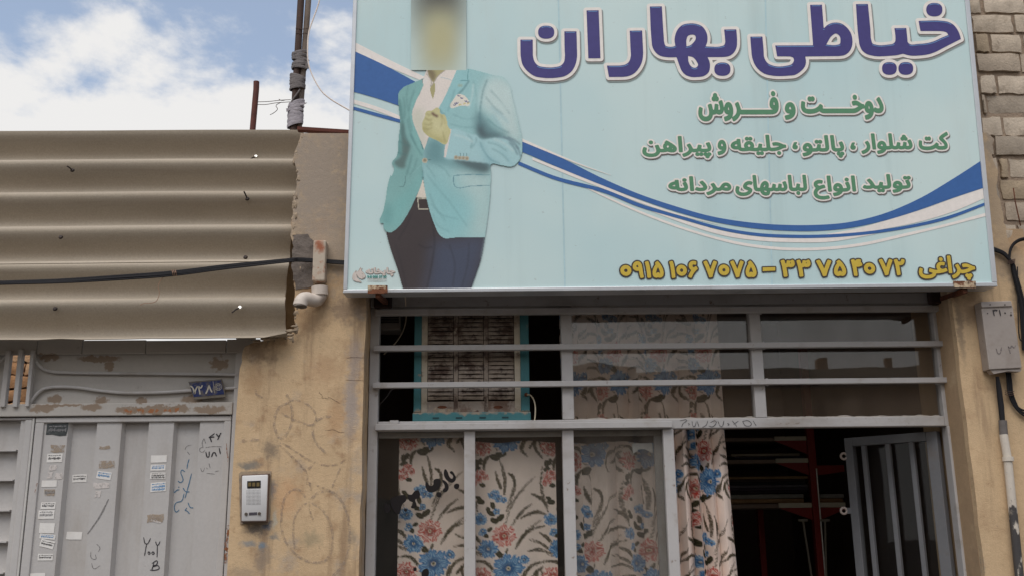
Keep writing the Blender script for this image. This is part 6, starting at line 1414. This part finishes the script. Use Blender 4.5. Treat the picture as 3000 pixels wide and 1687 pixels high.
for pts_ in [[(640,690),(690,715),(735,700)], [(622,760),(690,775),(740,750)], [(612,820),(680,830),(735,810)], [(650,620),(690,650),(720,640)], [(850,650),(860,720),(840,800)], [(905,1000),(880,930),(870,860)]]: pline(ZF(*pts_), 2.5, (150, 140, 92), .75, fm, 1)
for pts_, a_ in [([(690,520),(720,700),(735,900),(700,1150),(650,1395)],.7), ([(480,560),(420,700),(330,850)],.5), ([(300,900),(360,1100),(420,1380)],.45), ([(560,900),(620,940),(720,930)],.6), ([(900,900),(960,1100),(940,1380)],.4), ([(1120,880),(1110,1100),(1040,1380)],.4)]: pline(ZH(*pts_), 4, (48, 44, 48), a_, T, 2)
# soft head: no features
XX, YY_ = gx[None, :] + 0*gy[:, None], gy[:, None] + 0*gx[None, :]
rect = ((XX > 1205) & (XX < 1367) & (YY_ < 206)) * 1.0
bgc = L3((201, 220, 216)); gs = lambda cx, cy, sx, sy: np.exp(-(np.abs((XX-cx)/sx)**2.4 + np.abs((YY_-cy)/sy)**2.4))
hd = np.zeros_like(IMG) + bgc
for cx, cy, sx, sy, col, a_ in ((1284, 0, 92, 120, (124, 132, 128), .95), (1287, 125, 66, 130, (182, 182, 150), .95), (1286, -24, 66, 74, (86, 86, 82), .95), (1290, 110, 42, 74, (190, 184, 142), .8)):
    w_ = gs(cx, cy, sx, sy)*a_; hd = hd*(1-w_[..., None]) + L3(col)*w_[..., None]
def fbm(sx, sy, sd, n=4):
    r_ = np.random.default_rng(sd); o_ = np.zeros((gh, gw))
    for k in range(n * 5):
        a_ = r_.uniform(0, 2*pi); fq = r_.uniform(.5, 1.6) * 2 ** (k % n); o_ += np.sin((XX/sx*cos(a_) + YY_/sy*sin(a_))*fq + r_.uniform(0, 6.3)) / 2 ** (k % n)
    return o_ / 4.0
cre = 1 + .05 * fbm(46, 120, 3) + .035 * np.random.default_rng(5).standard_normal((gh, gw))                # soft creases and print grain
IMG = IMG * np.clip(cre, .8, 1.2)[..., None]
IMG = np.where(rect[..., None] > 0, hd, IMG); ALP = np.where(rect > 0, 1.0, ALP)
idx = np.full((gh + 1, gw + 1), -1); cells = np.argwhere(ALP > .5); vs = []; fcs = []; cols = []
wx = {}
P00 = [uv(GX0 + i*GS, GY0 + j*GS) for i, j in ((0, 0),)]
for i, j in cells:
    f_ = []
    for di, dj in ((0, 0), (1, 0), (1, 1), (0, 1)):
        a_, b_ = i + di, j + dj
        if idx[a_, b_] < 0: idx[a_, b_] = len(vs); vs.append((GX0 + b_*GS, GY0 + a_*GS))
        f_.append(int(idx[a_, b_]))
    fcs.append(f_); cols.append(IMG[i, j])
VA = np.array(vs); O_ = S0 + N_ * .0038; Rn = np.array(RM); dir_ = np.stack([(VA[:, 0]-1500)/F, -(VA[:, 1]-843.5)/F, -np.ones(len(VA))], 1) @ Rn.T
tt = (np.array(O_ - CAM) @ np.array(N_)) / (dir_ @ np.array(N_)); VW = np.array(CAM) + dir_ * tt[:, None] - np.array(LOC[sign.name])
me = bpy.data.meshes.new('printed_figure'); me.from_pydata(VW.tolist(), [], fcs); M_fig = attr_mat('figure_print', .55, .3, .05, 500, .03); me.materials.append(M_fig)
at = me.attributes.new('print', 'FLOAT_COLOR', 'CORNER'); at.data.foreach_set('color', np.repeat(np.concatenate([np.array(cols), np.ones((len(cols), 1))], 1), 4, 0).astype(np.float32).ravel()); me.update()
fo = bpy.data.objects.new('printed_figure', me); COL.objects.link(fo); fo.parent = sign; LOC[fo.name] = LOC[sign.name]
# rusty brackets holding the sign
M_rb = pmat('flaking_rust', (116, 74, 52), .85, var=.3, vs=26, bump=.5, bs=90, bd=.003, dirts=(((206, 186, 156), 16, .52, .6, .9), ((60, 34, 26), 20, .54, .64, .9)))
def clip_(px, tube0, tube1, ym):
    MB().prism([SP(a, b, .0095) for a, b in px], -N_ * .003).build('clamp', M_rb, sign, bevel=.001)
    a, b = SP(*tube0, -.002), P(*tube1, ym); MB().beam(a, b, .017, .017, Vector((0, 0, 1))).build('bracket_tube', M_rust, sign, bevel=.001)
clip_(ZC((88,50),(275,50),(275,128),(88,128)), ZC((182, 140))[0], ZC((262, 215))[0], .10)
clip_(ZQ((415,648),(720,648),(724,742),(440,735)), ZQ((580, 775))[0], ZQ((250, 890))[0], .10)
for p in (ZC((240, 190))[0], ZQ((210, 850))[0]):
    c_ = P(p[0], p[1], .105); MB().box((c_.x - .035, .085, c_.z - .03), (c_.x + .03, .119, c_.z + .03)).build('bracket_plate', pmat('dark_bracket', (52, 38, 34), .8), sign, bevel=.004)

# ================================================================ across the street (seen in the window reflections, lights the front)
M_ow = pmat('opposite_brick', (168, 140, 112), .95, var=.15, vs=3, bump=.3, bs=40, dirts=(((120, 98, 80), 4, .5, .75, .5),))
M_ow2 = pmat('opposite_render', (176, 160, 140), .95, var=.12, vs=2)
M_win = pmat('dark_window', (40, 42, 46), .2); M_dgr = pmat('opposite_door', (96, 104, 100), .5)
def house(x0, x1, h, mt, lab, chim=(), wins=(), y=-10.0):
    t = thing('opposite_house', lab, 'house', Vector(((x0+x1)/2, y - 2, -.12)))
    MB().box((x0, y - 5, -.12), (x1, y, h)).build('wall', mt, t); MB().box((x0 - .05, y - 5.05, h + .001), (x1 + .05, y + .08, h + .16)).build('parapet', M_ow2, t)
    for cx_ in chim: MB().box((cx_ - .06, y - 1.4, h + .161), (cx_ + .06, y - 1.25, h + .55)).build('chimney', mt, t)
    for a, b, c_, d in wins:
        w = MB().box((a, y + .001, b), (c_, y + .03, d)).build('window', M_ow2, t); MB().box((a + .06, y + .031, b + .06), (c_ - .06, y + .036, d - .06)).build('pane', M_win, w)
    MB().box(((x0+x1)/2 - .5, y + .001, -.12), ((x0+x1)/2 + .5, y + .04, 2.0)).build('door', M_dgr, t)
house(-14, -5.2, 3.5, M_ow2, 'pale rendered house across the street with two windows', (-8,), ((-12.5, .9, -11, 2.2), (-8, .9, -6.6, 2.2)))
house(-5.1, 2.0, 3.7, M_ow, 'brown brick house across the street with one chimney', (-2.4,), ((-4.4, 1, -3, 2.3), (.2, 1, 1.4, 2.3)))
house(2.1, 8.2, 3.6, M_ow, 'brick house across the street with two chimneys on its flat roof', (5.2, 6.2), ((2.7, 1, 4.0, 2.3), (6.6, 1, 7.6, 2.3)))
house(9.6, 18, 3.3, M_ow2, 'low rendered house far right across the street', (), ((10.4, .9, 12, 2.1),))
lp = thing('street_lamp', 'curved steel street lamp across the street', 'street lamp', Vector((7.2, -8.3, -.12)))
M_st = pmat('lamp_steel', (120, 122, 122), .5, .4)
MB().tube([Vector((7.2, -8.3, -.12)), Vector((7.2, -8.3, 5.0))] + [Vector((7.2 + .9*sin(q), -8.3, 5.0 + .7*(1-cos(q)) + .5*sin(q)*.6)) for q in np.linspace(.2, 1.4, 6)], .05, 10).build('post', M_st, lp, smooth=True)
MB().box((7.98, -8.4, 5.72), (8.5, -8.2, 5.83)).build('lamp_head', M_st, lp, bevel=.02)
